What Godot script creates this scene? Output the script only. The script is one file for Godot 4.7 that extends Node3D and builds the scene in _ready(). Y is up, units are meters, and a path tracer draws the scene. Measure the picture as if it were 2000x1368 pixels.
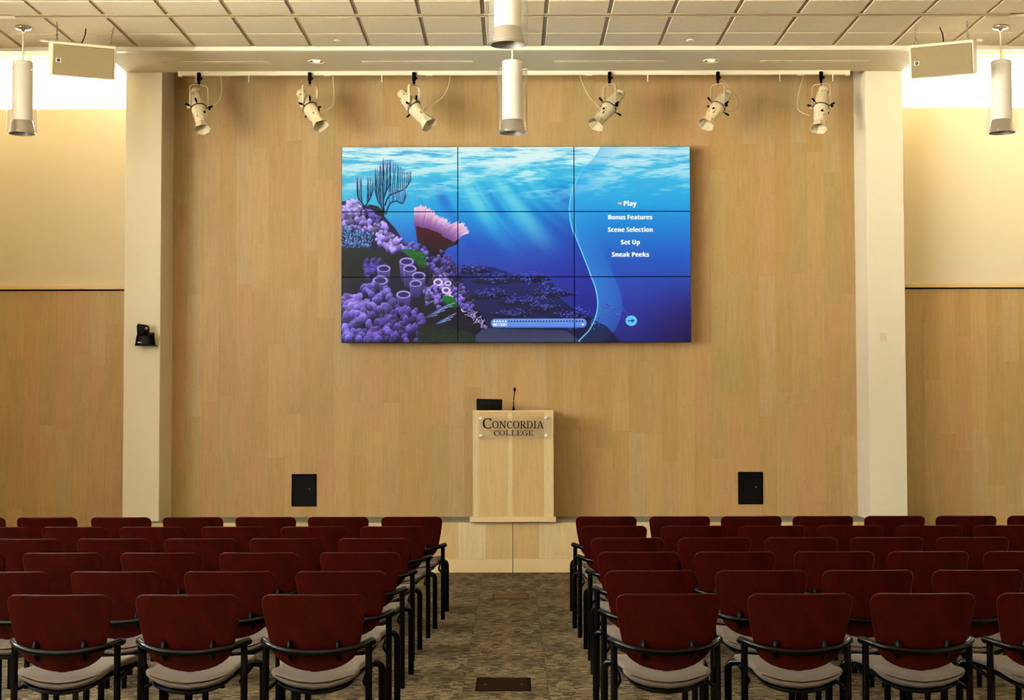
extends Node3D
# A lecture hall with a video wall, seen from the centre aisle. x right, y up, the stage lies towards -z; camera at the origin of the aisle.

var M := {}
var rng := RandomNumberGenerator.new()

# ---------------------------------------------------------------- mesh builder
class Shape:
	var v := PackedVector3Array()
	var n := PackedVector3Array()
	var t := PackedVector2Array()
	var ix := PackedInt32Array()
	var uo := Vector2.ZERO

	func piece(pv: PackedVector3Array, pi: PackedInt32Array, smooth := true, closed := true, puv := PackedVector2Array()) -> void:
		if closed:   # Godot's front faces run clockwise: turn the piece round if its signed volume says so
			var vol := 0.0
			for k in range(0, pi.size(), 3):
				vol += pv[pi[k]].dot(pv[pi[k + 1]].cross(pv[pi[k + 2]]))
			if vol > 0.0:
				for k in range(0, pi.size(), 3):
					var s := pi[k + 1]
					pi[k + 1] = pi[k + 2]
					pi[k + 2] = s
		var base := v.size()
		if smooth:
			var nn := PackedVector3Array()
			nn.resize(pv.size())
			for k in range(0, pi.size(), 3):
				var f := (pv[pi[k + 2]] - pv[pi[k]]).cross(pv[pi[k + 1]] - pv[pi[k]])
				for j in 3:
					nn[pi[k + j]] += f
			for k in pv.size():
				v.append(pv[k])
				n.append(nn[k].normalized() if nn[k].length_squared() > 1e-24 else Vector3.UP)
				t.append(puv[k] + uo if puv.size() else Vector2(pv[k].x + pv[k].z, -pv[k].y) + uo)
			for k in pi:
				ix.append(base + k)
		else:
			for k in range(0, pi.size(), 3):
				var f := (pv[pi[k + 2]] - pv[pi[k]]).cross(pv[pi[k + 1]] - pv[pi[k]]).normalized()
				for j in 3:
					var p := pv[pi[k + j]]
					v.append(p)
					n.append(f)
					if puv.size():
						t.append(puv[pi[k + j]] + uo)
					elif absf(f.y) > 0.7:
						t.append(Vector2(p.x, p.z) + uo)
					elif absf(f.x) > 0.7:
						t.append(Vector2(p.z, -p.y) + uo)
					else:
						t.append(Vector2(p.x, -p.y) + uo)
					ix.append(v.size() - 1)

	func box(c: Vector3, s: Vector3, bev := 0.0, b := Basis.IDENTITY) -> Shape:
		var h := s / 2
		var pv := PackedVector3Array()
		var pi := PackedInt32Array()
		if bev <= 0.0:
			for k in 8:
				pv.append(c + b * Vector3(h.x if k & 1 else -h.x, h.y if k & 2 else -h.y, h.z if k & 4 else -h.z))
			pi = PackedInt32Array([0, 2, 1, 1, 2, 3, 4, 5, 6, 5, 7, 6, 0, 1, 4, 1, 5, 4, 2, 6, 3, 3, 6, 7, 0, 4, 2, 2, 4, 6, 1, 3, 5, 3, 7, 5])
		else:
			bev = minf(bev, minf(h.x, minf(h.y, h.z)) * 0.9)
			for k in 8:
				var g := Vector3(1 if k & 1 else -1, 1 if k & 2 else -1, 1 if k & 4 else -1)
				pv.append(c + b * (g * Vector3(h.x, h.y - bev, h.z - bev)))
				pv.append(c + b * (g * Vector3(h.x - bev, h.y, h.z - bev)))
				pv.append(c + b * (g * Vector3(h.x - bev, h.y - bev, h.z)))
			for a in 3:
				for sgn in 2:
					var q := []
					for k in 8:
						if ((k >> a) & 1) == sgn:
							q.append(k * 3 + a)
					quad(pv, pi, [q[0], q[1], q[3], q[2]], c)
			for a in 3:
				for k in 8:
					if not (k >> a) & 1:
						var k2: int = k | (1 << a)
						var o := [0, 1, 2]
						o.erase(a)
						quad(pv, pi, [k * 3 + o[0], k * 3 + o[1], k2 * 3 + o[1], k2 * 3 + o[0]], c)
			for k in 8:
				tri(pv, pi, [k * 3, k * 3 + 1, k * 3 + 2], c)
		piece(pv, pi, false, bev <= 0.0)
		return self

	func tri(pv: PackedVector3Array, pi: PackedInt32Array, q: Array, c: Vector3) -> void:
		var f := (pv[q[2]] - pv[q[0]]).cross(pv[q[1]] - pv[q[0]])
		if f.dot((pv[q[0]] + pv[q[1]] + pv[q[2]]) / 3.0 - c) < 0:
			q = [q[0], q[2], q[1]]
		pi.append_array(PackedInt32Array(q))

	func quad(pv: PackedVector3Array, pi: PackedInt32Array, q: Array, c: Vector3) -> void:
		tri(pv, pi, [q[0], q[1], q[2]], c)
		tri(pv, pi, [q[0], q[2], q[3]], c)

	func loft(rings: Array, ends := true, wrap := true) -> Shape:   # rings of equally many points
		var m: int = rings[0].size()
		var pv := PackedVector3Array()
		var pi := PackedInt32Array()
		for r in rings:
			pv.append_array(r)
		for a in rings.size() - 1:
			for k in (m if wrap else m - 1):
				var k2 := (k + 1) % m
				pi.append_array(PackedInt32Array([a * m + k, a * m + k2, (a + 1) * m + k, a * m + k2, (a + 1) * m + k2, (a + 1) * m + k]))
		if ends:
			for e in [0, rings.size() - 1]:
				var mid := Vector3.ZERO
				for p in rings[e]:
					mid += p / m
				pv.append(mid)
				for k in m:
					var a2: int = e * m + k
					var b2: int = e * m + (k + 1) % m
					if e == 0:
						pi.append_array(PackedInt32Array([pv.size() - 1, b2, a2]))
					else:
						pi.append_array(PackedInt32Array([pv.size() - 1, a2, b2]))
		piece(pv, pi, true, ends)
		return self

	func tube(path: Array, rad: float, sides := 8, flat := 1.0, up := Vector3.UP) -> Shape:   # flat: the section's second radius over the first
		var rings := []
		for k in path.size():
			var d: Vector3 = ((path[mini(k + 1, path.size() - 1)] - path[maxi(k - 1, 0)]) as Vector3).normalized()
			var sx := up.cross(d)
			if sx.length() < 0.05:
				sx = Vector3.RIGHT.cross(d)
			sx = sx.normalized()
			var sy := d.cross(sx)
			var r := PackedVector3Array()
			for j in sides:
				var a := TAU * j / sides
				r.append(path[k] + sx * cos(a) * rad + sy * sin(a) * rad * flat)
			rings.append(r)
		# a short inner ring at each end keeps the caps crisp
		var first: PackedVector3Array = rings[0]
		var last: PackedVector3Array = rings[-1]
		loft([first] + rings + [last], true)
		return self

	func lathe(prof: Array, at := Transform3D(), sides := 24, shut := false) -> Shape:   # prof: Vector2(radius, height); a repeated point makes a crease
		var runs := [[prof[0]]]
		for k in range(1, prof.size()):
			if (prof[k] as Vector2).is_equal_approx(prof[k - 1]):
				runs.append([prof[k]])
			else:
				runs[-1].append(prof[k])
		for run in runs:
			if run.size() < 2:
				continue
			var pv := PackedVector3Array()
			var pi := PackedInt32Array()
			for p in run:
				for j in sides:
					var a := TAU * j / sides
					pv.append(at * Vector3(cos(a) * p.x, p.y, sin(a) * p.x))
			for k in run.size() - 1:
				for j in sides:
					var j2 := (j + 1) % sides
					pi.append_array(PackedInt32Array([k * sides + j, (k + 1) * sides + j, k * sides + j2, k * sides + j2, (k + 1) * sides + j, (k + 1) * sides + j2]))
			piece(pv, pi, true, false)
		return self

	func mesh() -> ArrayMesh:
		var a := []
		a.resize(Mesh.ARRAY_MAX)
		a[Mesh.ARRAY_VERTEX] = v
		a[Mesh.ARRAY_NORMAL] = n
		a[Mesh.ARRAY_TEX_UV] = t
		a[Mesh.ARRAY_INDEX] = ix
		var m := ArrayMesh.new()
		m.add_surface_from_arrays(Mesh.PRIMITIVE_TRIANGLES, a)
		return m

# ---------------------------------------------------------------- naming and placing
var taken := {}

func numbered(called: String) -> String:
	if not taken.has(called):
		taken[called] = 0
		return called
	taken[called] += 1
	return "%s_%03d" % [called, taken[called]]

func obj(called: String, s: Shape, m: Material, parent: Node = self, at := Transform3D()) -> MeshInstance3D:
	return put(called, s.mesh(), m, parent, at)

func put(called: String, mesh: Mesh, m: Material, parent: Node = self, at := Transform3D()) -> MeshInstance3D:
	var o := MeshInstance3D.new()
	o.mesh = mesh
	o.material_override = m
	o.transform = at
	if parent == self:
		o.name = numbered(called)
		add_child(o)
	else:
		var k := 0
		var nm := called
		while parent.has_node(nm):
			k += 1
			nm = "%s_%03d" % [called, k]
		o.name = nm
		parent.add_child(o)
	return o

func plain_put(called: String, count: int, mesh: Mesh, m: Material, parent: Node, at := Transform3D()) -> MeshInstance3D:   # quick numbering for many alike pieces
	var o := MeshInstance3D.new()
	o.mesh = mesh
	o.material_override = m
	o.transform = at
	o.name = called if count == 0 else "%s_%03d" % [called, count]
	parent.add_child(o)
	return o

func tag(o: Node, label: String, category: String, group := "") -> Node:
	o.set_meta("label", label)
	o.set_meta("category", category)
	if group:
		o.set_meta("group", group)
	return o

func thing(called: String, label: String, category: String, at := Vector3.ZERO, group := "") -> Node3D:
	var o := Node3D.new()
	o.name = numbered(called)
	o.position = at
	add_child(o)
	tag(o, label, category, group)
	return o

func structure(called: String, s: Shape, m: Material, label := "") -> MeshInstance3D:
	var o := obj(called, s, m)
	o.set_meta("kind", "structure")
	if label:
		o.set_meta("label", label)
	return o

func span(s: Shape, x0: float, x1: float, y0: float, y1: float, d0: float, d1: float, bev := 0.0) -> Shape:   # a box between two xs, two heights and two distances in front of the camera
	return s.box(Vector3((x0 + x1) / 2, (y0 + y1) / 2, -(d0 + d1) / 2), Vector3(absf(x1 - x0), absf(y1 - y0), absf(d1 - d0)), bev)

# ---------------------------------------------------------------- materials
func mat(c: Color, rough := 0.8, metal := 0.0, spec := 0.5) -> StandardMaterial3D:
	var m := StandardMaterial3D.new()
	m.albedo_color = c
	m.roughness = rough
	m.metallic = metal
	m.metallic_specular = spec
	return m

func tex_of(im: Image) -> ImageTexture:
	return ImageTexture.create_from_image(im)

func fnoise(sd: int, freq: float, oct := 3) -> FastNoiseLite:
	var f := FastNoiseLite.new()
	f.seed = sd
	f.noise_type = FastNoiseLite.TYPE_SIMPLEX_SMOOTH
	f.frequency = freq
	f.fractal_octaves = oct
	return f

func wood_image(w: int, h: int, sd: int, contrast: float, fleck: float) -> Image:   # grain along the height, grey around white
	var by := PackedByteArray()
	by.resize(w * h * 3)
	var a := fnoise(sd, 0.012, 3)
	var b := fnoise(sd + 1, 0.09, 2)
	var c := fnoise(sd + 2, 0.02, 2)
	var f := fnoise(sd + 3, 0.22, 1)
	for y in h:
		for x in w:
			var warp := 9.0 * c.get_noise_2d(x, y * 0.35)
			var g := 0.55 * a.get_noise_2d(x * 1.6 + warp, y * 0.22) + 0.45 * b.get_noise_2d(x + warp, y * 0.035)
			var k := 0.93 + contrast * g
			var fl := f.get_noise_2d(x, y * 0.16)
			if fl > 0.55:
				k -= fleck * (fl - 0.55) * 2.2
			var i := (y * w + x) * 3
			by[i] = int(clampf(k + 0.01 * g, 0, 1) * 255)
			by[i + 1] = int(clampf(k - 0.02 * absf(g), 0, 1) * 255)
			by[i + 2] = int(clampf(k - 0.10 * absf(g) - 0.01, 0, 1) * 255)
	return Image.create_from_data(w, h, false, Image.FORMAT_RGB8, by)

func carpet_image(n: int, sd: int, ticks: bool) -> Image:   # half a metre square of patterned loop pile
	var by := PackedByteArray()
	by.resize(n * n * 3)
	var a := fnoise(sd, 0.03, 3)
	var s := fnoise(sd + 5, 0.05, 2)
	var r := RandomNumberGenerator.new()
	r.seed = sd
	var val := PackedFloat32Array()
	val.resize(n * n)
	for y in n:
		for x in n:
			var k := 0.60 if ticks else 0.53
			if ticks:
				var wob := sin(TAU * (x + 3.0 * a.get_noise_2d(x * 0.5, y * 2.0)) / 8.0)
				k += 0.16 * wob + 0.10 * a.get_noise_2d(x * 2.0, y * 2.0)
			else:
				k += 0.20 * s.get_noise_2d(x * 0.35, y * 3.0) + 0.05 * a.get_noise_2d(x * 3.0, y * 3.0)
			k += r.randf_range(-0.09, 0.09)
			val[y * n + x] = k
	for d in 74:   # the dashes, dark and light, all one way
		var x0 := r.randi_range(0, n)
		var y0 := r.randi_range(0, n / 24 - 1) * 24 + 2
		var ln := r.randi_range(n / 18, n / 8)
		var dark := r.randf() < 0.6
		for y in range(y0, mini(y0 + 15, n)):
			for x in range(x0, x0 + ln):
				var q := y * n + x % n
				val[q] = (0.14 if ticks else 0.20) + 0.12 * (1.0 if x % 6 < 3 else 0.0) if dark else 0.86 - 0.10 * (1.0 if x % 6 < 3 else 0.0)
	for q in n * n:
		var k := clampf(val[q], 0.0, 1.0)
		by[q * 3] = int(k * 255)
		by[q * 3 + 1] = int(clampf(k * 0.985, 0, 1) * 255)
		by[q * 3 + 2] = int(clampf(k * 0.93, 0, 1) * 255)
	return Image.create_from_data(n, n, false, Image.FORMAT_RGB8, by)

func speckle_image(n: int, sd: int, lo: float, hi: float) -> Image:
	var by := PackedByteArray()
	by.resize(n * n * 3)
	var r := RandomNumberGenerator.new()
	r.seed = sd
	var a := fnoise(sd, 0.25, 2)
	for q in n * n:
		var k := lerpf(lo, hi, clampf(0.5 + 0.6 * a.get_noise_2d(q % n, q / n) + r.randf_range(-0.25, 0.25), 0, 1))
		by[q * 3] = int(k * 255)
		by[q * 3 + 1] = int(k * 255)
		by[q * 3 + 2] = int(k * 252)
	return Image.create_from_data(n, n, false, Image.FORMAT_RGB8, by)

func bump_of(src: Image, strength: float) -> ImageTexture:
	var im: Image = src.duplicate()
	im.convert(Image.FORMAT_RGBA8)
	im.bump_map_to_normal_map(strength)
	return tex_of(im)

func make_materials() -> void:
	M.paint = mat(Color(0.895, 0.85, 0.735), 0.85)
	M.plaster = mat(Color(0.86, 0.805, 0.685), 0.85)
	M.ceiling_paint = mat(Color(0.90, 0.835, 0.675), 0.85)
	M.grid = mat(Color(0.74, 0.65, 0.48), 0.6)
	M.slot = mat(Color(0.68, 0.60, 0.45), 0.7)
	M.trim_white = mat(Color(0.93, 0.88, 0.76), 0.5)
	var tile := speckle_image(128, 31, 0.90, 1.0)
	M.tile = mat(Color(0.935, 0.865, 0.72), 0.95)
	M.tile.albedo_texture = tex_of(tile)
	M.tile.uv1_scale = Vector3(2, 2, 2)
	var grain := tex_of(wood_image(512, 1024, 7, 0.065, 0.16))
	M.planks = []
	for c in [Color(0.761, 0.632, 0.428), Color(0.747, 0.614, 0.399), Color(0.770, 0.651, 0.459), Color(0.775, 0.618, 0.424), Color(0.738, 0.627, 0.414), Color(0.780, 0.642, 0.428), Color(0.752, 0.609, 0.389)]:
		var m := mat(c, 0.46, 0.0, 0.4)
		m.albedo_texture = grain
		m.uv1_scale = Vector3(2.0, 0.6, 1)
		M.planks.append(m)
	M.maple = []
	for c in [Color(0.885, 0.785, 0.585), Color(0.85, 0.73, 0.52), Color(0.905, 0.815, 0.63), Color(0.825, 0.70, 0.485)]:
		var m := mat(c, 0.42, 0.0, 0.4)
		m.albedo_texture = grain
		m.uv1_scale = Vector3(2.0, 0.6, 1)
		M.maple.append(m)
	M.maple_across = mat(Color(0.86, 0.755, 0.56), 0.42)
	M.shadow_gap = mat(Color(0.10, 0.07, 0.04), 0.9)  # dark joints and slots; also the painted shadow line under the cap rails
	var red := tex_of(wood_image(256, 512, 21, 0.22, 0.25))
	M.mahogany = mat(Color(0.195, 0.028, 0.010), 0.34, 0.0, 0.16)
	M.mahogany.albedo_texture = red
	M.mahogany.uv1_scale = Vector3(1.2, 2.2, 1)
	M.mahogany.clearcoat_enabled = true
	M.mahogany.clearcoat = 0.12
	M.mahogany.clearcoat_roughness = 0.22
	var wool := speckle_image(256, 77, 0.62, 1.0)
	M.fabric = mat(Color(0.40, 0.34, 0.28), 0.95)
	M.fabric.albedo_texture = tex_of(wool)
	M.fabric.uv1_triplanar = true
	M.fabric.uv1_scale = Vector3(3.4, 3.4, 3.4)
	M.fabric.normal_enabled = true
	M.fabric.normal_texture = bump_of(wool, 3.0)
	M.fabric.rim_enabled = true
	M.fabric.rim = 0.3
	M.black_metal = mat(Color(0.016, 0.013, 0.011), 0.22, 0.0, 0.27)
	M.black_plastic = mat(Color(0.018, 0.014, 0.011), 0.36, 0.0, 0.18)
	M.soft_black = mat(Color(0.028, 0.024, 0.018), 0.55, 0.0, 0.22)
	M.lamp_white = mat(Color(0.86, 0.80, 0.65), 0.42)
	M.pendant_white = mat(Color(0.94, 0.90, 0.82), 0.5)
	M.brushed = mat(Color(0.84, 0.81, 0.75), 0.22, 0.95)
	M.chrome = mat(Color(0.86, 0.86, 0.86), 0.12, 1.0)
	M.grey_in = mat(Color(0.50, 0.48, 0.44), 0.45, 0.2)
	M.acrylic = mat(Color(0.96, 0.97, 0.95, 0.03), 0.03)
	M.acrylic.transparency = BaseMaterial3D.TRANSPARENCY_ALPHA
	M.pane = mat(Color(0.97, 0.98, 0.98, 0.06), 0.03)
	M.pane.transparency = BaseMaterial3D.TRANSPARENCY_ALPHA
	M.plaque = mat(Color(0.86, 0.80, 0.68, 0.07), 0.04)
	M.plaque.transparency = BaseMaterial3D.TRANSPARENCY_ALPHA
	M.lettering = mat(Color(0.07, 0.035, 0.018), 0.6, 0.0, 0.2)
	M.standoff = mat(Color(0.96, 0.95, 0.91), 0.25)
	M.speaker_case = mat(Color(0.90, 0.84, 0.70), 0.6)
	var mesh_im := speckle_image(128, 91, 0.86, 1.0)
	M.grille = mat(Color(0.60, 0.525, 0.372), 0.75)
	M.grille.albedo_texture = tex_of(mesh_im)
	M.grille.uv1_scale = Vector3(4, 4, 4)
	M.badge_blue = mat(Color(0.10, 0.24, 0.36), 0.35)
	M.steel = mat(Color(0.62, 0.58, 0.50), 0.35, 0.8)
	M.ring = mat(Color(0.30, 0.25, 0.17), 0.5)
	M.cord = mat(Color(0.86, 0.79, 0.64), 0.6)
	M.grey_carpet = mat(Color(0.46, 0.455, 0.40), 0.95)
	var ca := carpet_image(384, 5, true)
	var cb := carpet_image(384, 9, false)
	M.carpet_light = mat(Color(0.635, 0.575, 0.475), 0.97, 0.0, 0.2)
	M.carpet_light.albedo_texture = tex_of(ca)
	M.carpet_light.uv1_scale = Vector3(2, 2, 2)
	M.carpet_dark = mat(Color(0.635, 0.57, 0.46), 0.97, 0.0, 0.2)
	M.carpet_dark.albedo_texture = tex_of(cb)
	M.carpet_dark.uv1_scale = Vector3(2, 2, 2)
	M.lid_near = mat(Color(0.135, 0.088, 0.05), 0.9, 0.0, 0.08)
	M.lid_sunlit = mat(Color(0.36, 0.30, 0.21), 0.9, 0.0, 0.08)  # same cover as the near one, sunlight mixed into its colour
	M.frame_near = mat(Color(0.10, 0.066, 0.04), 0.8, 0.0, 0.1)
	M.frame_sunlit = mat(Color(0.27, 0.22, 0.15), 0.8, 0.0, 0.1)  # same frame as the near one, lightened for the sun on it
	M.ivory = mat(Color(0.85, 0.78, 0.60), 0.5)
	M.outlet = mat(Color(0.93, 0.92, 0.88), 0.45)
	M.alu = mat(Color(0.72, 0.70, 0.66), 0.4, 0.4)

# ---------------------------------------------------------------- the picture on the video wall
const SW := 1368
const SH := 770
const SK := 2.0        # texture pixels per drawing unit; the drawing is 684 x 385
var cv := PackedFloat32Array()

func px(x: int, y: int, c: Color, a: float) -> void:
	if x < 0 or y < 0 or x >= SW or y >= SH or a <= 0.0:
		return
	var i := (y * SW + x) * 3
	cv[i] += (c.r - cv[i]) * a
	cv[i + 1] += (c.g - cv[i + 1]) * a
	cv[i + 2] += (c.b - cv[i + 2]) * a

func blob(x: float, y: float, rx: float, ry: float, core: Color, rim: Color, soft := 0.25, lit := 0.5, rot := 0.0) -> void:   # a rounded polyp of the picture, paler on top; lit 0 is a plain disc
	var X := x * SK
	var Y := y * SK
	var A := rx * SK
	var B := ry * SK
	var low := Color(core.r * 0.42, core.g * 0.42, core.b * 0.55)
	var R := maxf(A, B)
	var cr := cos(rot)
	var sr := sin(rot)
	for j in range(int(Y - R) - 1, int(Y + R) + 2):
		for i in range(int(X - R) - 1, int(X + R) + 2):
			var dx := i + 0.5 - X
			var dy := j + 0.5 - Y
			var u := (dx * cr + dy * sr) / A
			var w := (dy * cr - dx * sr) / B
			var d := sqrt(u * u + w * w)
			if d < 1.0:
				if lit <= 0.0:
					px(i, j, core.lerp(rim, d), clampf((1.0 - d) / soft, 0, 1))
				else:
					var lx := dx / R
					var ly := dy / R
					var lam := clampf(-0.30 * lx - 0.80 * ly + 0.42 * sqrt(1.0 - d * d), 0, 1)
					var edge := smoothstep(0.55, 0.92, d) * clampf(0.75 - 0.7 * ly, 0, 1)
					var c := low.lerp(core, clampf(lam * 2.2, 0, 1)).lerp(rim, clampf(lam * lam * 0.95 + 0.6 * edge, 0, 1))
					px(i, j, Color(c.r * 0.92, c.g * 0.94, minf(c.b * 1.14, 1.0)), clampf((1.0 - d) / soft, 0, 1))

func stroke(x0: float, y0: float, x1: float, y1: float, w0: float, w1: float, c0: Color, c1: Color, a := 1.0) -> void:
	var p := Vector2(x0, y0) * SK
	var q := Vector2(x1, y1) * SK
	var r := maxf(w0, w1) * SK + 1.0
	var len2 := maxf((q - p).length_squared(), 0.001)
	for j in range(int(minf(p.y, q.y) - r), int(maxf(p.y, q.y) + r) + 1):
		for i in range(int(minf(p.x, q.x) - r), int(maxf(p.x, q.x) + r) + 1):
			var s := Vector2(i + 0.5, j + 0.5)
			var h := clampf((s - p).dot(q - p) / len2, 0, 1)
			var d := s.distance_to(p.lerp(q, h)) - lerpf(w0, w1, h) * SK * 0.5
			px(i, j, c0.lerp(c1, h), a * clampf(0.5 - d, 0, 1))

func fill(poly: Array, c0: Color, c1: Color, a := 1.0) -> void:   # c0 at its top, c1 at its bottom
	var pp := PackedVector2Array()
	var lo := Vector2(1e9, 1e9)
	var hi := -lo
	for p in poly:
		pp.append(p * SK)
		lo = lo.min(p * SK)
		hi = hi.max(p * SK)
	for j in range(maxi(int(lo.y), 0), mini(int(hi.y) + 1, SH)):
		var xs := []
		var yy := j + 0.5
		for k in pp.size():
			var p := pp[k]
			var q := pp[(k + 1) % pp.size()]
			if (p.y <= yy) != (q.y <= yy):
				xs.append(p.x + (yy - p.y) / (q.y - p.y) * (q.x - p.x))
		xs.sort()
		var c := c0.lerp(c1, (yy - lo.y) / maxf(hi.y - lo.y, 1.0))
		for k in range(0, xs.size() - 1, 2):
			for i in range(int(xs[k]), int(xs[k + 1]) + 1):
				px(i, j, c, a * clampf(minf(i + 1 - xs[k], xs[k + 1] - i), 0, 1))

func write_text(text: String, cx: float, cy: float, width: float, cap: float, c: Color, heavy: float) -> void:   # letters taken from a TextMesh and filled into the picture
	var tm := TextMesh.new()
	var f := SystemFont.new()
	f.font_names = PackedStringArray(["Droid Sans"])
	f.font_weight = 700
	tm.font = f
	tm.text = text
	tm.font_size = 64
	tm.pixel_size = 0.01
	tm.depth = 0.0
	var arr: Array = tm.get_mesh_arrays() if tm.get_surface_count() == 0 else tm.surface_get_arrays(0)
	var vv: PackedVector3Array = arr[Mesh.ARRAY_VERTEX]
	var ii: PackedInt32Array = arr[Mesh.ARRAY_INDEX]
	var lo := Vector3(1e9, 1e9, 0)
	var hi := -lo
	for p in vv:
		lo = lo.min(p)
		hi = hi.max(p)
	var capn := cap_height(tm)
	var kx := width / (hi.x - lo.x)
	var ky := cap / capn
	var mx := (lo.x + hi.x) / 2
	var base := cy + cap / 2
	var cov := {}
	for k in range(0, ii.size(), 3):
		var q := []
		for j in 3:
			var p := vv[ii[k + j]]
			q.append(Vector2(cx + (p.x - mx) * kx, base - (p.y - text_base(tm)) * ky) * SK)
		var a0: Vector2 = q[0]
		var b0: Vector2 = q[1]
		var c0: Vector2 = q[2]
		var area := (b0 - a0).cross(c0 - a0)
		if absf(area) < 1e-6:
			continue
		var mn := a0.min(b0).min(c0) - Vector2(1, 1)
		var mxx := a0.max(b0).max(c0) + Vector2(1, 1)
		for y in range(int(mn.y * 3), int(mxx.y * 3) + 1):
			for x in range(int(mn.x * 3), int(mxx.x * 3) + 1):
				var s := Vector2(x + 0.5, y + 0.5) / 3.0
				var w0 := (b0 - a0).cross(s - a0) / area
				var w1 := (c0 - b0).cross(s - b0) / area
				var w2 := (a0 - c0).cross(s - c0) / area
				if w0 >= 0 and w1 >= 0 and w2 >= 0:
					cov[Vector2i(x, y)] = true
	var grid := {}
	var hv := int(round(heavy * SK * 3))
	for s: Vector2i in cov:
		for dx in range(-hv, hv + 1):
			grid[s + Vector2i(dx, 0)] = true
			grid[s + Vector2i(dx, 1)] = true
	var acc := {}
	for s: Vector2i in grid:
		var p := Vector2i(floori(s.x / 3.0), floori(s.y / 3.0))
		acc[p] = acc.get(p, 0.0) + 1.0 / 9.0
	for p: Vector2i in acc:   # a soft dark edge below right, as the menu letters have
		px(p.x + 1, p.y + 1, Color(0.02, 0.12, 0.40), 0.55 * acc[p])
	for p: Vector2i in acc:
		px(p.x, p.y, c, minf(acc[p], 1.0))

var base_memo := {}
func probe_box(tm: TextMesh) -> AABB:   # the box of a capital H in that lettering: its foot is the baseline, its height the cap height
	if not base_memo.has(tm.font_size):
		var probe := TextMesh.new()
		probe.font = tm.font
		probe.font_size = tm.font_size
		probe.pixel_size = tm.pixel_size
		probe.depth = 0.0
		probe.text = "H"
		base_memo[tm.font_size] = probe.get_aabb()
	return base_memo[tm.font_size]

func text_base(tm: TextMesh) -> float:
	return probe_box(tm).position.y

func cap_height(tm: TextMesh) -> float:
	return probe_box(tm).size.y

func curve_x(pts: Array, y: float) -> float:
	for k in pts.size() - 1:
		if y <= pts[k + 1].y:
			var h := clampf((y - pts[k].y) / (pts[k + 1].y - pts[k].y), 0, 1)
			var p0: float = pts[maxi(k - 1, 0)].x
			var p3: float = pts[mini(k + 2, pts.size() - 1)].x
			return cubic_interpolate(pts[k].x, pts[k + 1].x, p0, p3, h)
	return pts[-1].x

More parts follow.
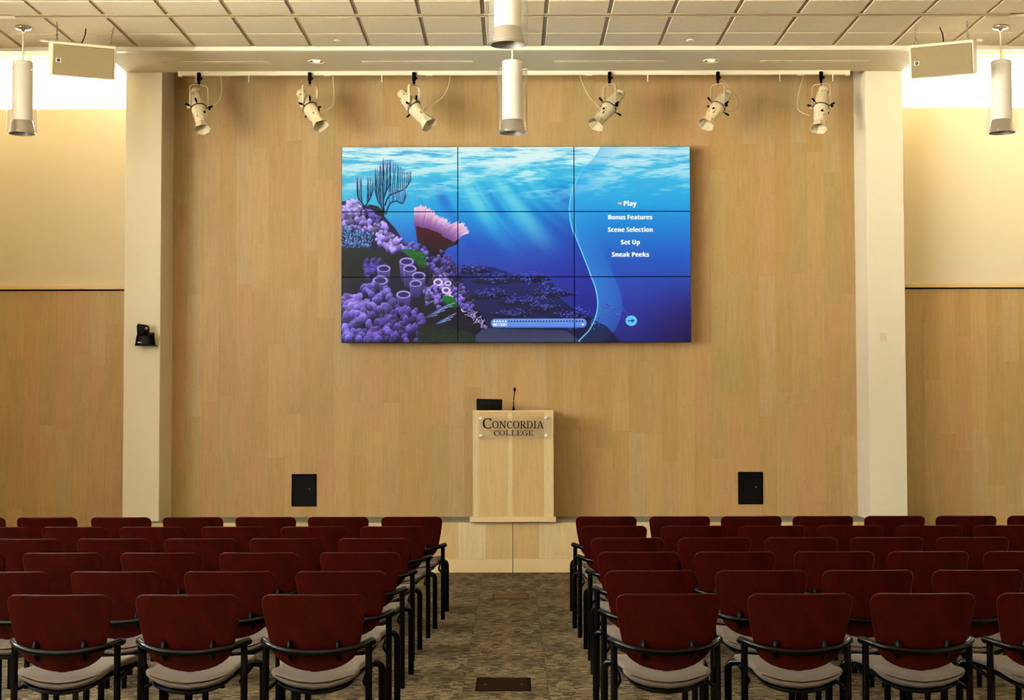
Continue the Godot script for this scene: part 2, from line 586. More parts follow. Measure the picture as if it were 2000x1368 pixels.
func paint_screen() -> Image:
	cv.resize(SW * SH * 3)
	var rp := fnoise(3, 0.012, 4)
	var r2 := fnoise(4, 0.03, 3)
	var ry := fnoise(8, 0.02, 2)
	var edge := [Vector2(506, 0), Vector2(497, 18), Vector2(470, 48), Vector2(455, 82), Vector2(448.5, 113), Vector2(448.5, 137), Vector2(455, 168), Vector2(469, 205), Vector2(486, 251), Vector2(497, 279), Vector2(501, 309), Vector2(497, 334), Vector2(484, 362), Vector2(463, 385)]
	var deep := Gradient.new()
	deep.offsets = PackedFloat32Array([0.0, 0.12, 0.24, 0.34, 0.5, 0.66, 0.8, 1.0])
	deep.colors = PackedColorArray([Color(0.60, 0.89, 0.95), Color(0.30, 0.79, 0.92), Color(0.12, 0.66, 0.90), Color(0.05, 0.52, 0.86), Color(0.10, 0.32, 0.76), Color(0.16, 0.22, 0.66), Color(0.14, 0.15, 0.54), Color(0.06, 0.08, 0.32)])
	for j in SH:
		var v := float(j) / SH
		var cx := curve_x(edge, j / SK)
		for i in SW:
			var u := float(i) / SW
			var x := i / SK
			# beams of light that fan out from above the middle
			var fan := (u - 0.36) / (0.55 + v * 1.2) - v * 0.34
			var beam := ry.get_noise_2d(fan * 420.0, 5.0) + 0.5 * ry.get_noise_2d(fan * 1300.0, 40.0)
			var mid := clampf(1.0 - absf(v - 0.28) / 0.34, 0, 1) * clampf(1.0 - absf(u - 0.42) / 0.36, 0, 1)
			var y := j / SK
			var b1 := exp(-pow((x - 292.0 - (y - 50.0) * 0.74) / (13.0 + y * 0.07), 2.0)) * smoothstep(0.10, 0.22, v) * (1.0 - smoothstep(0.36, 0.60, v))
			var b2 := exp(-pow((x - 236.0 - (y - 50.0) * 0.50) / 11.0, 2.0)) * smoothstep(0.12, 0.25, v) * (1.0 - smoothstep(0.30, 0.46, v))
			var dk := exp(-pow((x - 262.0 - (y - 50.0) * 0.62) / 13.0, 2.0)) * smoothstep(0.14, 0.25, v) * (1.0 - smoothstep(0.30, 0.42, v))
			dk += exp(-pow((x - 178.0 - (y - 50.0) * 0.36) / 12.0, 2.0)) * smoothstep(0.14, 0.25, v) * (1.0 - smoothstep(0.26, 0.36, v))
			dk += 1.1 * exp(-pow((x - 425.0) / 34.0, 2.0) - pow((y - 88.0) / 20.0, 2.0)) * (1.0 + 0.8 * r2.get_noise_2d(x * 1.2, y * 7.0))
			var vv := v - 0.10 * (1.0 - u) * clampf(1.0 - absf(v - 0.35) / 0.35, 0, 1) - 0.06 * mid * beam * 2.0 + 0.10 * dk - 0.07 * b1
			if x > cx:
				vv = v * 0.86
			var c := deep.sample(clampf(vv, 0, 1))
			if u < 0.35:   # the shallow water on the left is greener and paler
				var g := (0.35 - u) / 0.35 * clampf(1.0 - v / 0.5, 0, 1)
				c = c.lerp(Color(0.33, 0.76, 0.86), 0.6 * g)
			if x < cx:
				c = c.lerp(Color(0.10, 0.16, 0.62), 0.45 * clampf((u - 0.5) / 0.2, 0, 1) * clampf((v - 0.2) / 0.2, 0, 1))
				c = c.lerp(Color(0.52, 0.88, 0.92), clampf(0.55 * b1 + 0.22 * b2 + clampf(beam * 0.5, 0, 0.25) * mid, 0, 0.8))
			# ripples of the surface
			var top := clampf(1.0 - v / 0.32, 0, 1)
			if top > 0.0:
				var q := rp.get_noise_2d(x * (0.55 + 0.5 * v) + y * 0.8, (v + 0.02) * 3000.0 / (1.0 + 5.0 * v)) + 0.55 * r2.get_noise_2d(x * 0.8 - y * 0.5, j * 6.0 / (0.5 + 3.0 * v))
				c = c.lerp(Color(0.88, 0.98, 0.97), clampf((q + 0.62 * top - 0.20) * 2.1, 0, 0.95) * clampf(top * 1.25, 0, 1))
				c = c.lerp(Color(0.10, 0.58, 0.84), clampf((-q - 0.14) * 1.4, 0, 0.55) * top)
			if x > cx:   # the clear menu sheet on the right
				var k := clampf((x - cx) / 55.0, 0, 1)
				c = c.lerp(Color(0.22, 0.66, 0.93), 0.36 * (1.0 - k) + 0.13 * clampf(1.5 - v * 1.6, 0, 1))
				c = c.lerp(Color(0.09, 0.03, 0.26), 0.85 * smoothstep(0.58, 1.05, v) * smoothstep(0.80, 1.02, u))
				var band := cx + 30.0 + 22.0 * v
				if v > 0.45 and x < band:
					c = c.lerp(Color(0.16, 0.60, 0.90), 0.32 * smoothstep(0.45, 0.7, v))
			var o := (j * SW + i) * 3
			cv[o] = c.r
			cv[o + 1] = c.g
			cv[o + 2] = c.b
	paint_reef()
	# the edge of the menu sheet
	var last := Vector2(curve_x(edge, 8), 8)
	for k in range(1, 95):
		var y := 8.0 + k * 4.0
		var p := Vector2(curve_x(edge, y), y)
		stroke(last.x, last.y, p.x, p.y, 2.4, 2.4, Color(0.45, 0.86, 0.97), Color(0.45, 0.86, 0.97), 0.85 if y > 60 else 0.4)
		if y > 84 and y < 190:
			stroke(last.x + 3 + 4 * sin((y - 84) / 106 * PI), last.y, p.x + 3 + 4 * sin((y - 82) / 106 * PI), p.y, 1.2, 1.2, Color(0.5, 0.85, 0.97), Color(0.5, 0.85, 0.97), 0.4)
		last = p
	var white := Color(0.96, 0.98, 1.0)
	write_text("Play", 566, 113, 25, 9.8, white, 0.5)
	write_text("Bonus Features", 566, 138.5, 87, 9.0, white, 0.45)
	write_text("Scene Selection", 566, 163.5, 88, 9.0, white, 0.45)
	write_text("Set Up", 566, 188.5, 37, 9.0, white, 0.45)
	write_text("Sneak Peeks", 566, 213, 73, 9.0, white, 0.45)
	blob(546, 113, 5.5, 3.2, Color(0.93, 0.55, 0.38), Color(0.98, 0.80, 0.70), 0.4, 0.0)
	blob(567, 343, 12, 11, Color(0.33, 0.76, 0.95), Color(0.40, 0.82, 0.98), 0.12, 0.0)
	stroke(561.5, 343, 570, 343, 2.2, 2.2, Color(0.08, 0.25, 0.55), Color(0.08, 0.25, 0.55))
	fill([Vector2(568, 339), Vector2(573.5, 343), Vector2(568, 347)], Color(0.08, 0.25, 0.55), Color(0.08, 0.25, 0.55))
	# the progress bar
	stroke(301, 347.5, 470, 347.5, 18.5, 18.5, Color(0.24, 0.42, 0.80), Color(0.33, 0.48, 0.86))
	stroke(301, 346.5, 470, 346.5, 15, 15, Color(0.44, 0.62, 0.90), Color(0.44, 0.60, 0.93), 0.85)
	stroke(298, 352, 472, 352, 5, 5, Color(0.34, 0.55, 0.92), Color(0.34, 0.55, 0.92), 0.7)
	for k in 31:
		var x := 299.0 + k * 5.72
		if k < 5:
			blob(x, 344, 2.3, 2.5, white, white, 0.5, 0.0)
		else:
			blob(x, 344, 2.0, 2.1, Color(0.06, 0.10, 0.36), Color(0.08, 0.13, 0.42), 0.5, 0.0)
	write_text("00:13:01", 310, 350.6, 27, 5.6, white, 0.4)
	fill([Vector2(470, 348), Vector2(475, 350.5), Vector2(470, 353)], white, white)
	var by := PackedByteArray()
	by.resize(SW * SH * 3)
	for k in by.size():
		by[k] = int(clampf(cv[k], 0, 1) * 255)
	return Image.create_from_data(SW, SH, false, Image.FORMAT_RGB8, by)

func cluster(poly: Array, count: int, r0: float, r1: float, core: Color, rim: Color, sd: int, tall := 1.15) -> void:   # polyps packed into an outline, the farther ones first
	var r := RandomNumberGenerator.new()
	r.seed = sd
	var pp := PackedVector2Array()
	var lo := Vector2(1e9, 1e9)
	var hi := -lo
	for p in poly:
		pp.append(p)
		lo = lo.min(p)
		hi = hi.max(p)
	var lump := fnoise(sd + 60, 0.05, 2)
	var pts := []
	var tries := 0
	while pts.size() < count and tries < count * 12:
		tries += 1
		var p := Vector2(r.randf_range(lo.x, hi.x), r.randf_range(lo.y, hi.y))
		if Geometry2D.is_point_in_polygon(p, pp):
			pts.append(p)
	pts.sort_custom(func(a, b): return a.y < b.y)
	for p: Vector2 in pts:
		var k := r.randf_range(r0, r1) * 0.82
		var h := r.randf_range(1.0, 1.75)
		var f := r.randf_range(0.0, 0.2)
		var g := clampf(0.80 + 0.75 * lump.get_noise_2d(p.x, p.y) + r.randf_range(-0.12, 0.18), 0.32, 1.15)
		blob(p.x, p.y, k, k * tall * h, core.lerp(rim, f) * g, (rim * minf(g + 0.08, 1.05)).lerp(core, r.randf_range(0.0, 0.3)), 0.22, 0.55, r.randf_range(-0.9, 0.9))

func smoothed_flat(p: Array, n: int) -> Array:
	var out := []
	for k in p.size() - 1:
		for j in n:
			out.append((p[k] as Vector2).cubic_interpolate(p[k + 1], p[maxi(k - 1, 0)], p[mini(k + 2, p.size() - 1)], float(j) / n))
	out.append(p[-1])
	return out

func paint_reef() -> void:
	var r := RandomNumberGenerator.new()
	r.seed = 41
	# the far reef in the haze
	fill([Vector2(215, 245), Vector2(240, 232), Vector2(300, 238), Vector2(330, 250), Vector2(380, 256), Vector2(415, 268), Vector2(430, 300), Vector2(470, 330), Vector2(520, 355), Vector2(545, 385), Vector2(200, 385)], Color(0.07, 0.10, 0.34), Color(0.03, 0.05, 0.15), 0.7)
	for k in 9:
		var p := Vector2([250, 300, 370, 415, 290, 350, 400, 450, 330][k], [243, 262, 258, 288, 292, 305, 318, 335, 330][k])
		fill([p + Vector2(-48, 2), p + Vector2(-20, -4), p + Vector2(26, -3), p + Vector2(46, 4), p + Vector2(10, 9), p + Vector2(-30, 8)], Color(0.04, 0.07, 0.22), Color(0.02, 0.04, 0.12), 0.75)
		for q in 44:
			var s := p + Vector2(r.randfn(0, 19), r.randfn(-4, 4))
			blob(s.x, s.y, r.randf_range(1.5, 3.6), r.randf_range(1.2, 2.8), Color(0.22, 0.26, 0.60), Color(0.50, 0.52, 0.84), 0.6, 0.6)
	for p in [Vector2(365, 262), Vector2(398, 268), Vector2(390, 298), Vector2(470, 320), Vector2(455, 350), Vector2(523, 315), Vector2(500, 345), Vector2(545, 330)]:
		for q in 20:
			var s: Vector2 = p + Vector2(r.randfn(0, 8), r.randfn(0, 5))
			blob(s.x, s.y, r.randf_range(1.2, 3), r.randf_range(1.2, 3), Color(0.25, 0.33, 0.70), Color(0.52, 0.60, 0.92), 0.7, 0.6)
	fill([Vector2(175, 345), Vector2(300, 358), Vector2(440, 362), Vector2(470, 385), Vector2(160, 385)], Color(0.20, 0.26, 0.42), Color(0.34, 0.38, 0.50), 0.6)
	# the near bank
	fill([Vector2(0, 108), Vector2(20, 106), Vector2(45, 118), Vector2(75, 126), Vector2(105, 160), Vector2(125, 190), Vector2(170, 196), Vector2(215, 220), Vector2(235, 262), Vector2(255, 300), Vector2(285, 350), Vector2(262, 372), Vector2(262, 385), Vector2(0, 385)], Color(0.10, 0.08, 0.28), Color(0.03, 0.03, 0.12))
	# sea fans: two bushes of upright twigs
	var ink := Color(0.07, 0.09, 0.25)
	var tip := Color(0.48, 0.42, 0.66)
	var limbs := [
		[[Vector2(47, 119), Vector2(39, 111), Vector2(32, 100), Vector2(30, 86)], 60.0, 56.0, 7],
		[[Vector2(47, 119), Vector2(51, 110), Vector2(57, 100), Vector2(62, 84)], 54.0, 66.0, 7],
		[[Vector2(85, 152), Vector2(80, 122), Vector2(71, 106), Vector2(65, 84)], 30.0, 44.0, 8],
		[[Vector2(84, 130), Vector2(82, 108), Vector2(88, 88), Vector2(96, 74)], 24.0, 27.0, 9],
		[[Vector2(85, 116), Vector2(93, 98), Vector2(110, 90), Vector2(126, 82), Vector2(137, 64)], 26.0, 52.0, 13],
		[[Vector2(87, 132), Vector2(95, 113), Vector2(108, 108), Vector2(120, 112), Vector2(127, 96)], 84.0, 84.0, 10]]
	for lb in limbs:
		var curve := smoothed_flat(lb[0], 8)
		for k in curve.size() - 1:
			var h := float(k) / curve.size()
			stroke(curve[k].x, curve[k].y, curve[k + 1].x, curve[k + 1].y, 2.8 - 1.3 * h, 2.7 - 1.3 * h, ink, ink)
		for q in lb[3]:
			var h: float = (q + 0.7) / lb[3]
			var p: Vector2 = curve[mini(int((0.22 + 0.78 * h) * (curve.size() - 1)), curve.size() - 1)]
			var yt: float = lerpf(lb[1], lb[2], h) + r.randf_range(-3, 7)
			while p.y > yt:
				var e := Vector2(p.x + r.randf_range(-1.0, 1.0), maxf(p.y - 9, yt))
				stroke(p.x, p.y, e.x, e.y, 1.5, 1.3, tip.lerp(ink, clampf((p.y - yt) / 26.0, 0, 1)), tip.lerp(ink, clampf((e.y - yt) / 26.0, 0, 1)), 0.92)
				p = e - Vector2(0, 0.01)
	fill([Vector2(40, 124), Vector2(55, 114), Vector2(72, 118), Vector2(84, 130), Vector2(82, 150), Vector2(60, 148)], Color(0.06, 0.16, 0.18), Color(0.03, 0.05, 0.14))
	# lilac polyps on the upper bank
	var lil := Color(0.46, 0.38, 0.70)
	var pale := Color(0.90, 0.80, 0.94)
	cluster([Vector2(0, 108), Vector2(20, 105), Vector2(40, 118), Vector2(44, 132), Vector2(20, 135), Vector2(0, 128)], 55, 4, 7, Color(0.66, 0.52, 0.80), Color(0.96, 0.86, 0.96), 1)
	cluster([Vector2(0, 126), Vector2(42, 128), Vector2(60, 150), Vector2(58, 170), Vector2(10, 160), Vector2(0, 150)], 48, 4, 7.5, lil, pale, 2)
	cluster([Vector2(44, 126), Vector2(66, 130), Vector2(88, 150), Vector2(76, 158), Vector2(58, 148)], 26, 3.5, 6, Color(0.28, 0.23, 0.50), Color(0.55, 0.47, 0.75), 3)
	cluster([Vector2(52, 160), Vector2(80, 148), Vector2(104, 166), Vector2(122, 190), Vector2(126, 206), Vector2(100, 206), Vector2(74, 194)], 70, 4, 7, Color(0.60, 0.50, 0.80), pale, 4)
	for k in 240:   # the pale blue bush
		var p := Vector2(r.randf_range(0, 60), r.randf_range(158, 200))
		if p.y > 158 + p.x * 0.25:
			var a := r.randf_range(-2.8, -0.3)
			stroke(p.x, p.y, p.x + cos(a) * 6, p.y + sin(a) * 6, 2.0, 1.3, Color(0.08, 0.22, 0.50), Color(0.50, 0.78, 0.95))
	# the dark ledge and what grows under it
	fill([Vector2(0, 200), Vector2(40, 199), Vector2(80, 206), Vector2(118, 218), Vector2(128, 240), Vector2(90, 262), Vector2(0, 264)], Color(0.02, 0.14, 0.15), Color(0.02, 0.04, 0.11))
	cluster([Vector2(40, 228), Vector2(66, 218), Vector2(88, 232), Vector2(80, 256), Vector2(48, 258)], 42, 4, 6.5, Color(0.22, 0.17, 0.46), Color(0.42, 0.36, 0.70), 5)
	cluster([Vector2(122, 190), Vector2(150, 186), Vector2(170, 198), Vector2(168, 212), Vector2(128, 206)], 26, 4, 6.5, Color(0.34, 0.30, 0.60), Color(0.62, 0.56, 0.84), 6)
	fill([Vector2(116, 202), Vector2(140, 202), Vector2(164, 212), Vector2(171, 238), Vector2(156, 240), Vector2(136, 220)], Color(0.10, 0.42, 0.18), Color(0.02, 0.22, 0.10))
	for k in 150:
		var p := Vector2(r.randf_range(122, 168), r.randf_range(203, 238))
		if p.y > 200 + (p.x - 120) * 0.22 and p.y < 214 + (p.x - 126) * 0.62:
			blob(p.x, p.y, 1.6, 1.3, Color(0.10, 0.50, 0.16), Color(0.35, 0.78, 0.30), 0.7)
	# the big anemone: a dark red stem under two tufts of pink tentacles
	fill([Vector2(144, 150), Vector2(149, 188), Vector2(166, 196), Vector2(174, 212), Vector2(188, 217), Vector2(202, 210), Vector2(208, 200), Vector2(228, 192), Vector2(230, 176), Vector2(190, 158)], Color(0.30, 0.02, 0.15), Color(0.07, 0.02, 0.11))
	fill([Vector2(168, 160), Vector2(176, 196), Vector2(190, 207), Vector2(200, 196), Vector2(204, 172)], Color(0.30, 0.02, 0.10), Color(0.14, 0.02, 0.12), 0.6)
	stroke(146, 156, 150, 188, 2.5, 1.5, Color(0.62, 0.10, 0.34), Color(0.34, 0.05, 0.24), 0.8)
	for k in 150:
		var h := k / 149.0
		var root := Vector2(143, 153).lerp(Vector2(228, 186), h) + Vector2(0, r.randf_range(-2, 2) - 5 * sin(h * PI))
		var a := lerpf(-1.50, -0.95, h)
		var ln := (36.0 if h < 0.68 else 30.0) * (0.86 + 0.14 * sin(h * 9.0)) + r.randf_range(-4, 3)
		if h > 0.62 and h < 0.72:
			ln *= 0.82
		if h > 0.72:
			a += 0.18
			ln = 40.0 - 8 * absf(h - 0.84) / 0.14 + r.randf_range(-4, 3)
			root.x -= 6
		var m := root + Vector2(cos(a), sin(a)) * ln * 0.6
		var e := root + Vector2(cos(a - 0.06 + 0.25 * h), sin(a - 0.06 + 0.25 * h)) * ln
		var s := r.randf_range(-0.10, 0.10)
		stroke(root.x, root.y, m.x, m.y, 2.6, 2.2, Color(0.46, 0.28, 0.56), Color(0.76 + s, 0.54 + s, 0.78 + s))
		stroke(m.x, m.y, e.x, e.y, 2.2, 1.9, Color(0.80 + s, 0.60 + s, 0.80 + s), Color(0.97, 0.80 + s, 0.90))
	# tube sponges
	for s in [[83, 240, 14, 30], [128, 226, 15, 38], [134, 240, 14, 36], [152, 254, 14, 30], [76, 262, 16, 24], [122, 290, 15, 30], [146, 268, 13, 28]]:
		fill([Vector2(s[0] - s[2], s[1]), Vector2(s[0] + s[2], s[1]), Vector2(s[0] + s[2] * 0.7, s[1] + s[3]), Vector2(s[0] - s[2] * 0.7, s[1] + s[3])], Color(0.36, 0.30, 0.62), Color(0.16, 0.12, 0.36))
		stroke(s[0] - s[2] + 2, s[1] + 2, s[0] - s[2] * 0.7 + 2, s[1] + s[3] - 3, 3, 3, Color(0.50, 0.44, 0.80), Color(0.22, 0.18, 0.46), 0.6)
		blob(s[0], s[1], s[2], s[2] * 0.55, Color(0.58, 0.52, 0.86), Color(0.66, 0.60, 0.92), 0.12, 0.0)
		blob(s[0], s[1] + 0.6, s[2] * 0.78, s[2] * 0.38, Color(0.14, 0.10, 0.34), Color(0.20, 0.15, 0.44), 0.15, 0.0)
	# clusters on the right shoulder
	cluster([Vector2(166, 222), Vector2(195, 214), Vector2(212, 232), Vector2(212, 262), Vector2(180, 258)], 50, 3.5, 5.5, Color(0.20, 0.15, 0.42), Color(0.62, 0.54, 0.84), 8)
	cluster([Vector2(176, 250), Vector2(200, 246), Vector2(222, 270), Vector2(240, 290), Vector2(246, 312), Vector2(222, 318), Vector2(196, 284)], 70, 3.5, 6, Color(0.42, 0.33, 0.64), Color(0.88, 0.78, 0.94), 9)
	for s in [[190, 266, 10], [206, 282, 9], [219, 290, 8], [210, 268, 7], [240, 320, 7]]:
		blob(s[0], s[1], s[2], s[2] * 0.8, Color(0.86, 0.74, 0.92), Color(0.92, 0.84, 0.96), 0.12, 0.0)
		blob(s[0], s[1], s[2] * 0.62, s[2] * 0.45, Color(0.32, 0.22, 0.50), Color(0.42, 0.32, 0.60), 0.2, 0.0)
	cluster([Vector2(162, 276), Vector2(185, 272), Vector2(198, 296), Vector2(196, 318), Vector2(164, 312)], 60, 3.2, 5, Color(0.34, 0.24, 0.54), Color(0.78, 0.68, 0.90), 10)
	fill([Vector2(198, 292), Vector2(216, 294), Vector2(236, 306), Vector2(232, 314), Vector2(214, 318), Vector2(200, 304)], Color(0.06, 0.50, 0.16), Color(0.02, 0.28, 0.10))
	for k in 14:
		var y := 305 + k * 3.0
		var x := 170.0 + (k * 37 % 42)
		stroke(x - 10, y + 8, x + 16, y - 4 + k % 3 * 3, 2.6, 1.8, Color(0.12, 0.16, 0.42), Color(0.62, 0.74, 0.96), 0.85)
	for k in 60:
		var p := Vector2(r.randf_range(246, 280), 0)
		p.y = 322 + (p.x - 246) * 0.85 + r.randf_range(-12, 8)
		stroke(p.x, p.y, p.x + r.randf_range(-7, 7), p.y + r.randf_range(-2, 6), 1.8, 1.4, Color(0.55, 0.46, 0.82), Color(0.90, 0.82, 0.98), 0.8)
	cluster([Vector2(214, 258), Vector2(236, 268), Vector2(258, 306), Vector2(262, 330), Vector2(240, 326), Vector2(226, 300)], 44, 3.5, 6, Color(0.24, 0.18, 0.46), Color(0.66, 0.56, 0.86), 21)
	cluster([Vector2(196, 205), Vector2(214, 216), Vector2(232, 256), Vector2(214, 262), Vector2(200, 235)], 34, 3.5, 5.5, Color(0.18, 0.14, 0.42), Color(0.52, 0.45, 0.78), 22)
	# the big dark heads in front
	cluster([Vector2(0, 330), Vector2(20, 300), Vector2(30, 278), Vector2(60, 268), Vector2(90, 280), Vector2(104, 310), Vector2(70, 340), Vector2(40, 385), Vector2(0, 385)], 90, 6, 11, Color(0.20, 0.15, 0.44), Color(0.70, 0.60, 0.88), 11)
	cluster([Vector2(0, 300), Vector2(26, 294), Vector2(52, 310), Vector2(60, 330), Vector2(30, 345), Vector2(0, 335)], 34, 7, 11, Color(0.30, 0.22, 0.54), Color(0.80, 0.66, 0.90), 12)
	cluster([Vector2(84, 320), Vector2(118, 312), Vector2(150, 322), Vector2(162, 344), Vector2(152, 385), Vector2(40, 385), Vector2(70, 345)], 110, 6, 10, Color(0.17, 0.11, 0.38), Color(0.60, 0.47, 0.80), 13)
	fill([Vector2(150, 350), Vector2(200, 348), Vector2(262, 372), Vector2(262, 385), Vector2(150, 385)], Color(0.03, 0.12, 0.14), Color(0.02, 0.16, 0.12), 0.8)
	for k in 130:
		var p := Vector2(r.randf_range(178, 256), r.randf_range(362, 384))
		blob(p.x, p.y, 2, 1.5, Color(0.03, 0.24, 0.14), Color(0.08, 0.40, 0.20), 0.8)

# ---------------------------------------------------------------- furniture
func make_chair() -> Node3D:   # origin on the floor, midway between the back posts' line; -z is the way a sitter looks
	var t := Node3D.new()
	# backrest: a moulded plywood shell
	var prof := [Vector2(0, 0.207), Vector2(0.003, 0.219), Vector2(0.010, 0.2285), Vector2(0.021, 0.2355), Vector2(0.034, 0.2385), Vector2(0.05, 0.2385), Vector2(0.09, 0.2335), Vector2(0.14, 0.2255), Vector2(0.19, 0.2155), Vector2(0.23, 0.2065), Vector2(0.258, 0.1985), Vector2(0.278, 0.190), Vector2(0.298, 0.175), Vector2(0.317, 0.152), Vector2(0.334, 0.123), Vector2(0.347, 0.088), Vector2(0.355, 0.052), Vector2(0.358, 0.020)]
	var rings := []
	for k in range(-1, prof.size() + 1):
		var p: Vector2 = prof[clampi(k, 0, prof.size() - 1)]
		var th := 0.0062
		var y := 0.817 - p.x
		if k == -1 or k == prof.size():
			th = 0.0028
			y += 0.0032 if k == -1 else -0.0032
		var w := p.y
		var ring := PackedVector3Array()
		var nu := 12
		for side in [1.0, -1.0]:
			for j in nu + 1:
				var u: float = (-1.0 + 2.0 * j / nu) * side
				ring.append(Vector3(u * (w - 0.003), y, shell_z(u * w, y) + th * side))
			ring.append(Vector3((w + 0.0015) * side, y, shell_z(w, y)))
		rings.append(ring)
	obj("backrest", Shape.new().loft(rings), M.mahogany, t)
	# seat pad: saddle-shaped, waisted between the posts
	rings = []
	var secs := [[0.034, 0.172, 0.006], [0.031, 0.186, 0.014], [0.022, 0.196, 0.021], [0.004, 0.203, 0.0275], [-0.03, 0.204, 0.030], [-0.075, 0.196, 0.029], [-0.13, 0.192, 0.028], [-0.20, 0.200, 0.028], [-0.28, 0.218, 0.029], [-0.36, 0.232, 0.030], [-0.42, 0.234, 0.030], [-0.455, 0.229, 0.027], [-0.478, 0.216, 0.020], [-0.488, 0.200, 0.010]]
	for s in secs:
		rings.append(seat_ring(s[0], s[1], s[2], 0.0))
	obj("seat", Shape.new().loft(rings), M.fabric, t)
	rings = []
	for s in [[0.015, 0.150, 0.006], [0.010, 0.168, 0.013], [-0.03, 0.178, 0.014], [-0.13, 0.176, 0.014], [-0.28, 0.198, 0.014], [-0.40, 0.212, 0.014], [-0.45, 0.200, 0.010]]:
		rings.append(seat_ring(s[0], s[1], s[2], -0.036))
	obj("seat_pan", Shape.new().loft(rings), M.black_plastic, t)
	# the bar round the back, with its rounded ends
	var path := [Vector3(-0.259, 0.580, -0.082), Vector3(-0.256, 0.588, -0.074)]
	for k in 25:
		var x := -0.247 + 0.494 * k / 24
		var q := absf(x) / 0.247
		path.append(Vector3(x, 0.552 + 0.035 * pow(q, 1.8), 0.069 - 0.020 * q * q - 0.105 * pow(q, 6.0)))
	path.append_array([Vector3(0.256, 0.588, -0.074), Vector3(0.259, 0.580, -0.082)])
	obj("back_bar", Shape.new().tube(path, 0.0150, 10, 1.12), M.black_metal, t)
	for s in [-1.0, 1.0]:
		obj("bracket", bracket(0.112 * s), M.black_plastic, t)
	for s in [-1.0, 1.0]:
		obj("leg", Shape.new().tube([Vector3(0.241 * s, 0, -0.05), Vector3(0.241 * s, 0.30, -0.052), Vector3(0.240 * s, 0.585, -0.055)], 0.0165, 12, 0.95, Vector3.BACK), M.black_metal, t)
		var f := [Vector3(0.250 * s, 0, -0.515), Vector3(0.250 * s, 0.372, -0.515)]
		for k in 6:
			var a := PI / 2 * (k + 1) / 6.0
			f.append(Vector3((0.222 + 0.028 * cos(a)) * s, 0.372 + 0.042 * sin(a), -0.515 + 0.03 * (1 - cos(a))))
		f.append(Vector3(0.17 * s, 0.421, -0.44))
		obj("leg", Shape.new().tube(f, 0.0185, 12, 1.0, Vector3.BACK), M.black_metal, t)
		var rail := Shape.new().tube([Vector3(0.241 * s, 0.372, -0.055), Vector3(0.232 * s, 0.362, -0.09), Vector3(0.205 * s, 0.382, -0.16), Vector3(0.20 * s, 0.392, -0.30), Vector3(0.205 * s, 0.404, -0.44)], 0.0095, 8)
		obj("side_rail", rail, M.black_metal, t)
	return t

func shell_z(x: float, y: float) -> float:   # where the plywood shell runs: leaning back at the top, hollow towards the sitter
	var h := 0.817 - y
	return 0.086 - 0.27 * h + 0.10 * h * h - 0.45 * x * x

func seat_ring(z: float, w: float, th: float, dy: float) -> PackedVector3Array:
	var ring := PackedVector3Array()
	for k in 24:
		var a := TAU * k / 24
		var c := cos(a)
		var s := sin(a)
		var x := w * signf(c) * pow(absf(c), 0.62)
		var y := th * signf(s) * pow(absf(s), 0.72)
		var q := x / 0.22
		var front := clampf((-z - 0.36) / 0.13, 0, 1)
		ring.append(Vector3(x, 0.408 + y + dy + 0.058 * q * q * (1 - 0.55 * clampf(-z / 0.4, 0, 1)) + 0.018 * clampf(-z / 0.35, 0, 1) - 0.016 * front * front, z + (0.042 * (1 - q * q) if z > -0.06 else 0.0)))
	return ring

func bracket(x: float) -> Shape:   # the drop-shaped clamp that holds the shell to the bar
	var rings := []
	for k in 11:
		var h := -1.0 + 2.0 * k / 10.0
		var y := 0.556 + 0.052 * h
		var w := 0.0165 * sqrt(maxf(1.0 - pow(absf(h), 2.4), 0.0)) * (1.0 if h > 0 else 1.0 - 0.35 * -h) + 0.0012
		var ring := PackedVector3Array()
		var z := shell_z(x, y) + 0.006
		var bulge := 0.010 + 0.030 * (1 - h * h)
		for j in 10:
			var a := TAU * j / 10
			ring.append(Vector3(x + cos(a) * w, y, z + sin(a) * bulge))
		rings.append(ring)
	return Shape.new().loft(rings)

